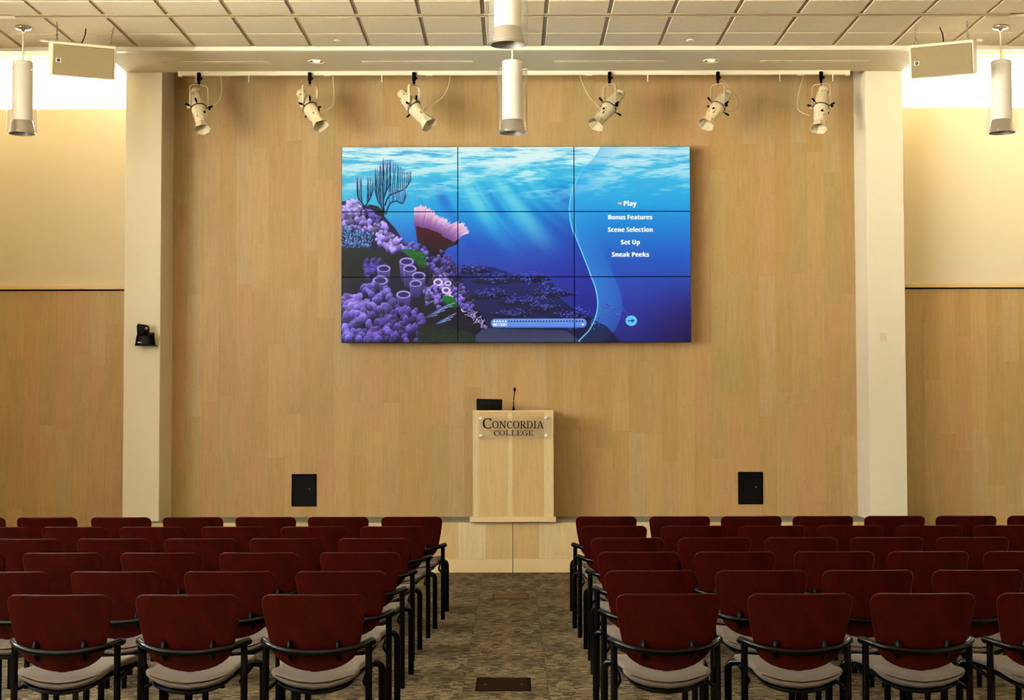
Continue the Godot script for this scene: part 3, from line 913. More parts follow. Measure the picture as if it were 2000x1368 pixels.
func spotlight(at: Vector3, axis: Vector3, label: String, cable: Array) -> void:   # at: top of the clamp, under the track; axis: the way the lamp points
	var t := thing("stage_spotlight", label, "spotlight", at, "white stage spotlights on the lighting track")
	var pan := Vector3(axis.x, 0, axis.z).normalized()
	var yb := Basis(Vector3.UP.cross(pan).normalized() * 1.0, Vector3.UP, pan)   # the yoke's own axes
	if yb.determinant() < 0:
		yb.x = -yb.x
	var c := Shape.new().box(Vector3(0, -0.045, 0), Vector3(0.036, 0.09, 0.04), 0.006)
	c.lathe([Vector2(0, -0.088), Vector2(0.015, -0.09), Vector2(0.013, -0.125), Vector2(0.013, -0.125), Vector2(0, -0.126)], Transform3D(), 12)
	c.box(Vector3(0.022, -0.062, 0.0), Vector3(0.026, 0.022, 0.02), 0.005)
	c.lathe([Vector2(0, -0.126), Vector2(0.011, -0.127), Vector2(0.011, -0.136), Vector2(0, -0.137)], Transform3D(), 12)
	obj("clamp", c, M.black_plastic, t)
	var hw := 0.094
	var yk := []
	for p in [Vector2(-hw, -0.380), Vector2(-hw, -0.17), Vector2(-hw * 0.93, -0.146), Vector2(-hw * 0.70, -0.131), Vector2(0, -0.128), Vector2(hw * 0.70, -0.131), Vector2(hw * 0.93, -0.146), Vector2(hw, -0.17), Vector2(hw, -0.380)]:
		yk.append(yb * Vector3(p.x, p.y, 0))
	obj("yoke", Shape.new().tube(yk, 0.0046, 8, 3.4, yb.z), M.lamp_white, t)
	var down := axis.normalized()
	var bx := yb.x
	var bz := bx.cross(-down).normalized()
	var lb := Transform3D(Basis(bx, -down, bz), Vector3(0, -0.362, 0))   # local -y is the beam
	var h := Shape.new()
	h.lathe([Vector2(0, 0.245), Vector2(0.036, 0.242), Vector2(0.047, 0.234), Vector2(0.050, 0.212), Vector2(0.050, 0.212), Vector2(0.040, 0.200), Vector2(0.040, 0.185), Vector2(0.040, 0.185), Vector2(0.052, 0.182), Vector2(0.056, 0.160), Vector2(0.060, 0.135), Vector2(0.072, 0.07), Vector2(0.079, 0.015), Vector2(0.080, -0.005), Vector2(0.080, -0.005), Vector2(0, -0.006)], Transform3D(), 24)
	for k in 8:
		var a := TAU * k / 8
		h.box(Vector3(cos(a) * 0.062, 0.11, sin(a) * 0.062), Vector3(0.016, 0.10, 0.005), 0.0015, Basis(Vector3.UP, -a))
	var hm := obj("lamp_housing", h, M.lamp_white, t, lb)
	var v := Shape.new()
	for k in 6:
		var a := TAU * (k + 0.5) / 6
		v.box(Vector3(cos(a) * 0.0555, 0.158, sin(a) * 0.0555), Vector3(0.003, 0.008, 0.016), 0.0, Basis(Vector3.UP, -a))
	obj("vent_slot", v, M.black_plastic, hm)
	obj("retaining_ring", Shape.new().lathe([Vector2(0.0800, 0.0), Vector2(0.0808, 0.0), Vector2(0.0808, -0.008), Vector2(0.074, -0.012)], Transform3D(), 24), M.ring, t, lb)
	var b := Shape.new()
	b.lathe([Vector2(0.04, -0.010), Vector2(0.074, -0.012), Vector2(0.074, -0.012), Vector2(0.076, -0.030), Vector2(0.074, -0.06), Vector2(0.066, -0.085), Vector2(0.066, -0.085), Vector2(0.062, -0.12), Vector2(0.056, -0.17), Vector2(0.055, -0.195), Vector2(0.050, -0.200), Vector2(0.048, -0.19), Vector2(0.048, -0.10), Vector2(0, -0.10)], Transform3D(), 24)
	for k in 8:
		var a := TAU * k / 8
		b.box(Vector3(cos(a) * 0.0655, -0.112, sin(a) * 0.0655), Vector3(0.008, 0.10, 0.006), 0.0015, Basis(Vector3.UP, -a) * Basis(Vector3.BACK, -0.10))
	var bm := obj("barrel", b, M.lamp_white, t, lb)
	v = Shape.new()
	for k in 3:
		var a := PI / 2 - 0.9 + 0.9 * k
		v.box(Vector3(cos(a) * 0.0615, -0.135, sin(a) * 0.0615), Vector3(0.005, 0.024, 0.008), 0.001, Basis(Vector3.UP, -a))
	obj("focus_slot", v, M.black_plastic, bm)
	# the gel-frame holder: eight flared sides
	var ring0 := []
	for row in [[0.053, -0.185], [0.060, -0.215], [0.078, -0.262], [0.086, -0.275], [0.082, -0.274], [0.074, -0.262], [0.056, -0.215], [0.050, -0.190]]:
		var r := PackedVector3Array()
		for k in 8:
			var a := TAU * (k + 0.5) / 8
			r.append(Vector3(cos(a) * row[0] * 1.04, row[1] - (0.010 if k % 2 == 0 and row[0] > 0.08 else 0.0), sin(a) * row[0] * 1.04))
		ring0.append(r)
	var holder := Shape.new()
	var pv := PackedVector3Array()
	var pi := PackedInt32Array()
	for r in ring0:
		pv.append_array(r)
	for q in ring0.size() - 1:
		for k in 8:
			var k2 := (k + 1) % 8
			pi.append_array(PackedInt32Array([q * 8 + k, q * 8 + k2, (q + 1) * 8 + k, q * 8 + k2, (q + 1) * 8 + k2, (q + 1) * 8 + k]))
	holder.piece(pv, pi, false, false)
	obj("frame_holder", holder, M.lamp_white, t, lb)
	obj("lens", Shape.new().lathe([Vector2(0, -0.172), Vector2(0.025, -0.176), Vector2(0.049, -0.184)], Transform3D(), 20), M.grey_in, t, lb)
	# shutter handles and knobs
	for k in 4:
		var a := [0.15, PI - 0.15, PI / 2 + 0.5, -PI / 2 + 0.3][k] as float
		var d := Vector3(cos(a), 0, sin(a))
		var s := Shape.new().tube([d * 0.078 + Vector3(0, -0.004, 0), d * 0.105 + Vector3(0, 0.006, 0)], 0.005, 6)
		s.tube([d * 0.103 + Vector3(0, 0.006, 0), d * 0.112 + Vector3(0, 0.009, 0), d * 0.138 + Vector3(0, 0.017, 0), d * 0.142 + Vector3(0, 0.018, 0)], 0.0105, 8)
		obj("shutter_handle", s, M.black_plastic, t, lb)
	obj("knob", Shape.new().lathe([Vector2(0, 0.022), Vector2(0.012, 0.021), Vector2(0.014, 0.0), Vector2(0.0, 0.0)], Transform3D(Basis(Vector3.RIGHT, -PI / 2), Vector3(0.03, -0.095, 0.062)).rotated_local(Vector3.UP, 0.0), 12), M.black_plastic, t, lb)
	for s in [-1.0, 1.0]:
		obj("yoke_knob", Shape.new().lathe([Vector2(0, 0.024), Vector2(0.015, 0.023), Vector2(0.017, 0.0), Vector2(0, -0.012)], Transform3D(Basis(Vector3.BACK, -PI / 2 * s), Vector3(0.097 * s, 0.0, 0)), 12), M.soft_black if s > 0 else M.lamp_white, t, lb)
	if cable.size():
		var pts := []
		for p in cable:
			pts.append(Vector3(p[0] - at.x, p[1] - at.y, -p[2] - at.z))
		obj("cable", Shape.new().tube(smoothed(pts, 5), 0.0045, 6), M.cord, t)

func smoothed(p: Array, n: int) -> Array:
	var out := []
	for k in p.size() - 1:
		for j in n:
			out.append((p[k] as Vector3).cubic_interpolate(p[k + 1], p[maxi(k - 1, 0)], p[mini(k + 2, p.size() - 1)], float(j) / n))
	out.append(p[-1])
	return out

func pendant(x: float, d: float, label: String) -> void:
	var top := 5.160
	var t := thing("pendant_light", label, "pendant light", Vector3(x, top, -d), "white cylinder pendant lights")
	obj("canopy", Shape.new().lathe([Vector2(0, 0.0), Vector2(0.070, 0.0), Vector2(0.072, -0.012), Vector2(0.064, -0.022), Vector2(0.02, -0.026), Vector2(0.014, -0.045), Vector2(0, -0.046)], Transform3D(), 28), M.brushed, t)
	obj("rod", Shape.new().tube([Vector3(0, -0.03, 0), Vector3(0, -0.33, 0)], 0.0085, 10), M.trim_white, t)
	var bottom := -0.872
	obj("body", Shape.new().lathe([Vector2(0, -0.318), Vector2(0.084, -0.320), Vector2(0.092, -0.328), Vector2(0.0925, -0.335), Vector2(0.0925, bottom), Vector2(0.088, bottom), Vector2(0.088, bottom), Vector2(0.0, bottom)], Transform3D(), 40), M.pendant_white, t)
	obj("reflector_skirt", Shape.new().lathe([Vector2(0.0930, bottom + 0.006), Vector2(0.0955, bottom + 0.004), Vector2(0.1010, bottom - 0.018), Vector2(0.108, bottom - 0.050), Vector2(0.1145, bottom - 0.085), Vector2(0.119, bottom - 0.112), Vector2(0.119, bottom - 0.112), Vector2(0.1165, bottom - 0.112)], Transform3D(), 40), M.brushed, t)
	obj("reflector", Shape.new().lathe([Vector2(0.1165, bottom - 0.112), Vector2(0.110, bottom - 0.075), Vector2(0.092, bottom - 0.03), Vector2(0.07, bottom - 0.012), Vector2(0, bottom - 0.008)], Transform3D(), 40), M.grey_in, t)
	obj("clear_sleeve", Shape.new().lathe([Vector2(0.134, -0.37), Vector2(0.137, -0.37), Vector2(0.137, bottom - 0.100), Vector2(0.134, bottom - 0.106), Vector2(0.121, bottom - 0.108), Vector2(0.121, bottom - 0.104), Vector2(0.133, bottom - 0.102), Vector2(0.134, bottom - 0.096), Vector2(0.134, -0.37)], Transform3D(), 40), M.acrylic, t)
	for k in 3:
		var a := TAU * k / 3 + 0.35
		obj("sleeve_pin", Shape.new().tube([Vector3(cos(a) * 0.09, -0.405, sin(a) * 0.09), Vector3(cos(a) * 0.146, -0.405, sin(a) * 0.146)], 0.005, 8), M.trim_white, t)

func loudspeaker(at: Vector3, yaw: float, label: String, hooks: Array) -> void:   # at: middle of the front; hooks: where its chains leave the ceiling
	var t := thing("loudspeaker", label, "loudspeaker", at, "loudspeakers hung from the ceiling")
	var b := Basis(Vector3.UP, yaw) * Basis(Vector3.RIGHT, 0.24)
	var w := 0.565
	var h := 0.305
	obj("cabinet", Shape.new().box(Vector3(0, 0, -0.13), Vector3(w, h, 0.26), 0.008), M.speaker_case, t, Transform3D(b, Vector3.ZERO))
	obj("grille", Shape.new().box(Vector3(0, -0.006, 0.002), Vector3(w - 0.036, h - 0.036, 0.010), 0.004), M.grille, t, Transform3D(b, Vector3.ZERO))
	obj("badge", Shape.new().lathe([Vector2(0, 0.004), Vector2(0.016, 0.003), Vector2(0.017, 0)], Transform3D(Basis(Vector3.RIGHT, PI / 2), Vector3(-w / 2 + 0.065, -0.012, 0.007)), 16), M.badge_blue, t, Transform3D(b, Vector3.ZERO))
	obj("badge_ring", Shape.new().box(Vector3(-w / 2 + 0.065, -0.012, 0.0075), Vector3(0.044, 0.036, 0.003), 0.001), M.trim_white, t, Transform3D(b, Vector3.ZERO))
	for k in hooks.size():
		var hk: Array = hooks[k]
		var up := Vector3(hk[0], 5.160, -hk[1]) - at
		var eye := b * Vector3(hk[2], h / 2, hk[3])
		if hk[4]:
			var s := Shape.new()
			var ln := up.distance_to(eye)
			var n := int(ln / 0.03)
			for q in n:
				var c := up.lerp(eye, (q + 0.5) / n)
				var loop := []
				for j in 9:
					var a := TAU * j / 8
					var side := cos(a) * 0.008
					loop.append(c + Vector3(side if q % 2 else 0.0, sin(a) * 0.019, 0.0 if q % 2 else side))
				s.tube(loop, 0.003, 5, 1.0, Vector3(0.3, 0.2, 0.9))
			obj("chain", s, M.steel, t)
		else:
			obj("safety_cable", Shape.new().tube(smoothed([up, up.lerp(eye, 0.5) + Vector3(0.01, 0, 0), eye], 4), 0.005, 6), M.soft_black, t)

func lettering(text: String, cx: float, base: float, width: float, cap: float, d: float, parent: Node3D) -> void:
	var tm := TextMesh.new()
	var f := SystemFont.new()
	f.font_names = PackedStringArray(["Droid Serif"])
	tm.font = f
	tm.text = text
	tm.font_size = 64
	tm.pixel_size = 0.01
	tm.depth = 0.05
	var box := tm.get_aabb()
	var probe := TextMesh.new()
	probe.font = f
	probe.font_size = 64
	probe.pixel_size = 0.01
	probe.text = "H"
	var cap0 := probe.get_aabb()
	var k := Vector3(width / box.size.x, cap / cap0.size.y, 0.1)
	var at := Vector3(cx - (box.position.x + box.size.x / 2) * k.x, base - cap0.position.y * k.y, -d)
	put("lettering", tm, M.lettering, parent, Transform3D(Basis.from_scale(k), at - parent.position))

# ---------------------------------------------------------------- the scene
func _ready() -> void:
	rng.seed = 2024
	# camera, sky and exposure
	var cam := Camera3D.new()
	cam.name = "camera"
	cam.fov = rad_to_deg(2.0 * atan(684.0 / 2900.0))
	cam.near = 0.1
	cam.far = 200.0
	cam.position = Vector3(0, 1.67, 0)
	cam.rotation = Vector3(atan(114.0 / 2900.0), 0, -0.0018)
	add_child(cam)
	cam.current = true
	var env := Environment.new()
	env.background_mode = Environment.BG_SKY
	var sky := Sky.new()
	var sm := ProceduralSkyMaterial.new()
	sm.sky_top_color = Color(0.94, 0.97, 0.99)
	sm.sky_horizon_color = Color(0.98, 0.98, 0.97)
	sm.ground_horizon_color = Color(0.96, 0.95, 0.91)
	sm.ground_bottom_color = Color(0.90, 0.89, 0.85)
	sm.sky_energy_multiplier = 4.25
	sm.ground_energy_multiplier = 6.4
	sky.sky_material = sm
	env.sky = sky
	env.tonemap_mode = Environment.TONE_MAPPER_LINEAR
	env.tonemap_exposure = 1.0
	env.sdfgi_enabled = true
	env.ssao_enabled = true
	env.ssil_enabled = true
	var we := WorldEnvironment.new()
	we.name = "world"
	we.environment = env
	add_child(we)
	make_materials()
	build_shell()
	build_ceiling()
	build_floor()
	build_stage()
	build_video_wall()
	build_lectern()
	build_chairs()
	build_ceiling_things()
	build_wall_things()

func wall_with_windows(called: String, x0: float, x1: float, bays: Array, y0: float, y1: float, d0: float, d1: float, top: float) -> void:   # a side wall; bays: [near, far] distances of its openings
	var s := Shape.new()
	span(s, x0, x1, -0.05, y0, d0, d1)
	span(s, x0, x1, y1, top, d0, d1)
	var at := d0
	for b in bays:
		span(s, x0, x1, y0, y1, at, b[0])
		at = b[1]
	span(s, x0, x1, y0, y1, at, d1)
	structure(called, s, M.paint)
	var xm := (x0 + x1) / 2
	for b in bays:
		var f := Shape.new()
		var w := 0.06
		span(f, xm - 0.05, xm + 0.05, y0, y0 + w, b[0], b[1], 0.006)
		span(f, xm - 0.05, xm + 0.05, y1 - w, y1, b[0], b[1], 0.006)
		span(f, xm - 0.05, xm + 0.05, y0, y1, b[0], b[0] + w, 0.006)
		span(f, xm - 0.05, xm + 0.05, y0, y1, b[1] - w, b[1], 0.006)
		var mid: float = (b[0] + b[1]) / 2
		span(f, xm - 0.04, xm + 0.04, y0, y1, mid - 0.025, mid + 0.025, 0.004)
		span(f, xm - 0.04, xm + 0.04, y0 + 1.35, y0 + 1.40, b[0], b[1], 0.004)
		window_no += 1
		var wn := structure("window_%d" % window_no, f, M.alu)
		obj("pane", span(Shape.new(), xm - 0.004, xm + 0.004, y0 + w, y1 - w, b[0] + w, b[1] - w), M.pane, wn)

var window_no := 0

func build_shell() -> void:
	# left side: tall windows that let the daylight in; right and rear walls are closed
	wall_with_windows("wall_left", -6.3, -6.1, [[-2.7, 0.1], [0.6, 3.4], [3.9, 6.7], [7.2, 10.0]], 2.0, 4.6, -5.2, 16.0, 5.95)
	structure("wall_right", span(Shape.new(), 6.1, 6.3, -0.05, 5.95, -5.2, 16.0), M.paint)
	structure("wall_rear", span(Shape.new(), -6.3, 6.3, -0.05, 5.95, -5.4, -5.2), M.paint)
	# front wall behind the stage
	var wf := structure("wall_front", span(Shape.new(), -3.66, 3.70, -0.05, 5.95, 15.705, 15.9), M.shadow_gap)
	plank_field(wf, -3.615, 3.655, 0.50, 5.62, 15.68, 15.706, 0.1731, 101)
	# the two side bays: wainscot of maple planks, cap, plaster, clerestory window
	for s in [-1, 1]:
		var xi: float = -3.95 if s < 0 else 4.01
		var xo: float = s * 6.2
		var nm: String = "left" if s < 0 else "right"
		var cap_y: float = 2.982 if s < 0 else 2.986
		var w := Shape.new()
		span(w, xi, xo, -0.05, 2.93, 15.71, 15.9)
		span(w, xi, xo, 2.93, 4.865, 15.70, 15.9)
		span(w, xi, xo, 5.447, 5.95, 15.70, 15.9)
		var m0 := 5.118 if s < 0 else 5.224
		span(w, s * m0, s * (m0 + 0.034), 4.865, 5.447, 15.70, 15.9)
		var wall := structure("wall_front_%s" % nm, w, M.plaster)
		plank_field(wall, minf(xi, xo), maxf(xi, xo), 0.0, cap_y - 0.062, 15.684, 15.711, 0.1731, 300 + s)
		obj("painted_shadow_line", span(Shape.new(), xi, xo, cap_y - 0.062, cap_y - 0.044, 15.692, 15.712), M.shadow_gap, wall)  # dark strip that paints the cap rail's shadow onto the wall
		structure("trim_%d" % (1 if s < 0 else 2), span(Shape.new(), xi, xo, cap_y - 0.046, cap_y, 15.655, 15.72, 0.004), M.maple_across, "maple cap rail on the %s wainscot" % nm)
		var f := Shape.new()
		for q in [[m0, 6.2 if s > 0 else 6.2], [absf(xi), m0]]:
			span(f, s * q[0], s * q[1], 4.865, 4.885, 15.80, 15.86)
			span(f, s * q[0], s * q[1], 5.427, 5.447, 15.80, 15.86)
		window_no += 1
		var win := structure("window_%d" % window_no, f, M.trim_white)
		obj("pane", span(Shape.new(), s * m0, xi, 4.885, 5.427, 15.825, 15.833), M.pane, win)
		obj("pane", span(Shape.new(), s * (m0 + 0.034), xo, 4.885, 5.427, 15.825, 15.833), M.pane, win)
	# the two piers that frame the stage
	structure("wall_pier_left", span(Shape.new(), -3.961, -3.590, 0.53, 5.60, 15.135, 15.72, 0.004), M.paint, "cream pier left of the stage")
	structure("wall_pier_right", span(Shape.new(), 3.637, 4.016, 0.53, 5.60, 15.135, 15.72, 0.004), M.paint, "cream pier right of the stage")

func plank_field(parent: Node3D, x0: float, x1: float, y0: float, y1: float, d0: float, d1: float, width: float, sd: int) -> void:
	var r := RandomNumberGenerator.new()
	r.seed = sd
	var cols := int(round((x1 - x0) / width))
	var w := (x1 - x0) / cols
	var count := 0
	for c in cols:
		var y := y0
		var first := true
		while y < y1 - 0.01:
			var ln := r.randf_range(0.55, 1.5) if first else r.randf_range(1.15, 1.75)
			first = false
			var top := minf(y + ln, y1)
			if y1 - top < 0.35:
				top = y1
			var s := Shape.new()
			s.uo = Vector2(r.randf() * 3.0, r.randf() * 3.0)
			span(s, x0 + c * w + 0.0004, x0 + (c + 1) * w - 0.0004, y + 0.0004, top - 0.0004, d0 + r.randf_range(0.0, 0.0008), d1)
			plain_put("plank", count, s.mesh(), M.planks[r.randi() % M.planks.size()], parent)
			count += 1
			y = top

func build_ceiling() -> void:
	var ch := 5.162
	# the plenum slab over everything
	var slab := structure("ceiling", span(Shape.new(), -6.3, 6.3, 5.95, 6.1, -5.4, 16.0), M.ceiling_paint)
	# tiles in a recessed grid over the front of the hall, one panel farther back
	var xs := []
	for k in range(-8, 10):
		xs.append(-0.252 + 0.5585 * k)
	var rows := [[14.205, 13.700], [13.700, 13.132], [13.033, 12.597], [12.597, 12.040], [12.040, 11.480], [11.480, 10.920]]
	var count := 0
	var meshes := {}
	for rw in rows.size():
		for k in xs.size() - 1:
			var g := 0.017
			var key := "%d" % rw
			if not meshes.has(key):
				meshes[key] = Shape.new().box(Vector3.ZERO, Vector3(0.5585 - 2 * g, 0.028, rows[rw][0] - rows[rw][1] - (g if rw != 1 else 0.004) - 0.004), 0.004).mesh()
			plain_put("ceiling_tile", count, meshes[key], M.tile, slab, Transform3D(Basis.IDENTITY, Vector3((xs[k] + xs[k + 1]) / 2, ch + 0.014, -(rows[rw][0] + rows[rw][1]) / 2)))
			count += 1
	var gr := Shape.new()
	for x in xs:
		span(gr, x - 0.012, x + 0.012, ch + 0.010, ch + 0.05, 10.9, 14.215)
	for d in [13.70, 12.597, 12.04, 11.48]:
		span(gr, xs[0], xs[-1], ch + 0.012, ch + 0.05, d - 0.012, d + 0.012)
	span(gr, xs[0], xs[-1], ch + 0.032, ch + 0.06, 10.9, 14.215)
	obj("grid", gr, M.grid, slab)
	# the long slot diffuser between two rows
	var sl := Shape.new()
	span(sl, -4.425, 4.43, ch - 0.002, ch + 0.03, 13.036, 13.054, 0.002)
	span(sl, -4.425, 4.43, ch - 0.002, ch + 0.03, 13.110, 13.128, 0.002)
	span(sl, -4.425, 4.43, ch + 0.003, ch + 0.03, 13.054, 13.110)
	tag(obj("slot_diffuser", sl, M.slot), "long linear air diffuser running across the tiled ceiling", "air diffuser")
	# plain board behind the tiled rows and along both sides
	structure("ceiling_rear", span(Shape.new(), -6.3, 6.3, ch, ch + 0.1, -5.4, 10.91), M.tile, "tiled ceiling further back over the seats")
	structure("ceiling_left", span(Shape.new(), -6.3, -4.735, ch - 0.005, ch + 0.1, 10.9, 14.33), M.ceiling_paint)
	structure("ceiling_right", span(Shape.new(), 4.79, 6.3, ch - 0.005, ch + 0.1, 10.9, 14.33), M.ceiling_paint)
	# the edge trim and the dropped soffit in front of the stage
	structure("trim_3", span(Shape.new(), -6.3, 6.3, 5.127, 5.75, 14.212, 14.30, 0.003), M.trim_white, "white edge trim where the ceiling tiles end")
	structure("soffit", span(Shape.new(), -3.963, 4.018, 5.128, 5.60, 14.29, 15.137, 0.002), M.ceiling_paint, "plain dropped soffit in front of the stage")
	structure("ceiling_bay", span(Shape.new(), -6.3, 6.3, 5.60, 5.72, 14.29, 15.9), M.ceiling_paint)

func build_floor() -> void:
	var fl := structure("floor", span(Shape.new(), -6.3, 6.3, -0.2, -0.006, -5.4, 16.0), M.carpet_dark)
	var ax := -0.296
	var pair := []
	for k in 2:
		var s := Shape.new()
		s.box(Vector3(0, -0.003, 0), Vector3(0.5065, 0.006, 0.4975), 0.0012)
		pair.append(s.mesh())
	var count := 0
	for c in range(-8, 9):
		for rw in 17:
			var d := 15.12 - 0.25 - rw * 0.5
			var light := (c + rw) % 2 != 0
			var b := Basis(Vector3.UP, PI) if rng.randf() < 0.5 else Basis.IDENTITY
			plain_put("carpet_tile", count, pair[0], M.carpet_light if light else M.carpet_dark, fl, Transform3D(b, Vector3(ax + 0.254 + c * 0.508, 0, -d)))
			count += 1
	for k in 2:
		var near := k == 1
		var c := Vector3(-0.015, 0, -13.25) if not near else Vector3(-0.056, 0, -9.055)
		var t := thing("floor_box", "dark brown floor box cover in the aisle carpet nearest the viewer" if near else "brown floor box cover, painted as sunlit, in the aisle carpet close to the stage", "floor box", c, "floor boxes in the aisle")
		var f := Shape.new()
		for s in [-1, 1]:
			f.box(Vector3(0.155 * s, 0.002, 0), Vector3(0.022, 0.005, 0.42 if near else 0.37), 0.001)
			f.box(Vector3(0, 0.002, (0.20 if near else 0.175) * s), Vector3(0.33, 0.005, 0.022), 0.001)
		obj("frame", f, M.frame_near if near else M.frame_sunlit, t)
		obj("lid", Shape.new().box(Vector3(0, 0.002, 0), Vector3(0.288, 0.0055, 0.38 if near else 0.33), 0.001), M.lid_near if near else M.lid_sunlit, t)
		for s in [-0.11, 0.11]:
			obj("finger_slot", Shape.new().box(Vector3(s, 0.005, 0.03), Vector3(0.012, 0.003, 0.05), 0.001), M.shadow_gap, t)

func build_stage() -> void:
	var st := thing("stage_riser", "low maple-fronted stage ledge running under the video wall", "stage", Vector3(0, 0, -15.13))
	st.set_meta("kind", "structure")
	var body := span(Shape.new(), -3.96, 4.015, 0.0, 0.515, 15.155, 15.70)
	obj("core", body, M.shadow_gap, st, Transform3D(Basis.IDENTITY, Vector3(0, 0, 15.13)))
	var back := Transform3D(Basis.IDENTITY, Vector3(0, 0, 15.13))
	var r := RandomNumberGenerator.new()
	r.seed = 55
	var n := 0
	var edges := [-3.96, -3.55, -3.08, -2.62, -2.16, -1.70, -1.30, -0.86, -0.55, -0.27, 0.004, 0.27, 0.48, 0.80, 1.22, 1.66, 2.10, 2.56, 3.02, 3.50, 4.015]
	for k in edges.size() - 1:
		var s := Shape.new()
		s.uo = Vector2(r.randf() * 3, r.randf() * 3)
		var gl := 0.003 if k == 10 else 0.0004
		var gr := 0.003 if k == 9 else 0.0004
		span(s, edges[k] + gl, edges[k + 1] - gr, 0.146, 0.512, 15.130, 15.156)
		plain_put("fascia_board", n, s.mesh(), M.maple[[0, 1, 2, 1, 3, 0][k % 6]], st, back)
		n += 1
	for q in [[-3.96, 0.001], [0.007, 4.015]]:
		obj("base_board", span(Shape.new(), q[0], q[1], 0.004, 0.145, 15.122, 15.156, 0.002), M.maple_across, st, back)
	obj("ledge_top", span(Shape.new(), -3.96, 4.015, 0.512, 0.531, 15.128, 15.70, 0.002), M.grey_carpet, st, back)

func build_video_wall() -> void:
	var im := paint_screen()
	var cx := 0.0435
	var top := 4.412
	var pw := 1.2165
	var ph := 0.6855
	var t := thing("video_wall", "three by three video wall showing a blue coral reef menu", "video wall", Vector3(cx, top - 1.5 * ph, -15.45))
	obj("mounting_frame", Shape.new().box(Vector3(0, 0, -0.15), Vector3(3.2, 1.7, 0.16), 0.004), M.soft_black, t)
	var body := Shape.new().box(Vector3(0, 0, -0.055), Vector3(pw - 0.002, ph - 0.002, 0.10), 0.003).mesh()
	var n := 0
	for rw in 3:
		for c in 3:
			var at := Transform3D(Basis.IDENTITY, Vector3((c - 1) * pw, (1 - rw) * ph, 0))
			var p := plain_put("display_panel", n, body, M.black_plastic, t, at)
			var x0 := SW * c / 3
			var y0 := SH * rw / 3
			var part := im.get_region(Rect2i(x0, y0, SW / 3, SH * (rw + 1) / 3 - y0))
			var m := mat(Color(0.01, 0.01, 0.012), 0.25, 0.0, 0.3)
			m.emission_enabled = true
			m.emission_texture = tex_of(part)
			m.emission = Color.BLACK
			m.emission_energy_multiplier = 0.96
			m.texture_repeat = false
			var hw := pw / 2 - 0.0048
			var hh := ph / 2 - 0.0048
			var q := Shape.new()
			var pv := PackedVector3Array([Vector3(-hw, hh, 0), Vector3(hw, hh, 0), Vector3(hw, -hh, 0), Vector3(-hw, -hh, 0)])
			q.piece(pv, PackedInt32Array([0, 1, 2, 0, 2, 3]), false, false, PackedVector2Array([Vector2(0, 0), Vector2(1, 0), Vector2(1, 1), Vector2(0, 1)]))
			obj("screen", q, m, p, Transform3D(Basis.IDENTITY, Vector3(0, 0, -0.0035)))
			n += 1

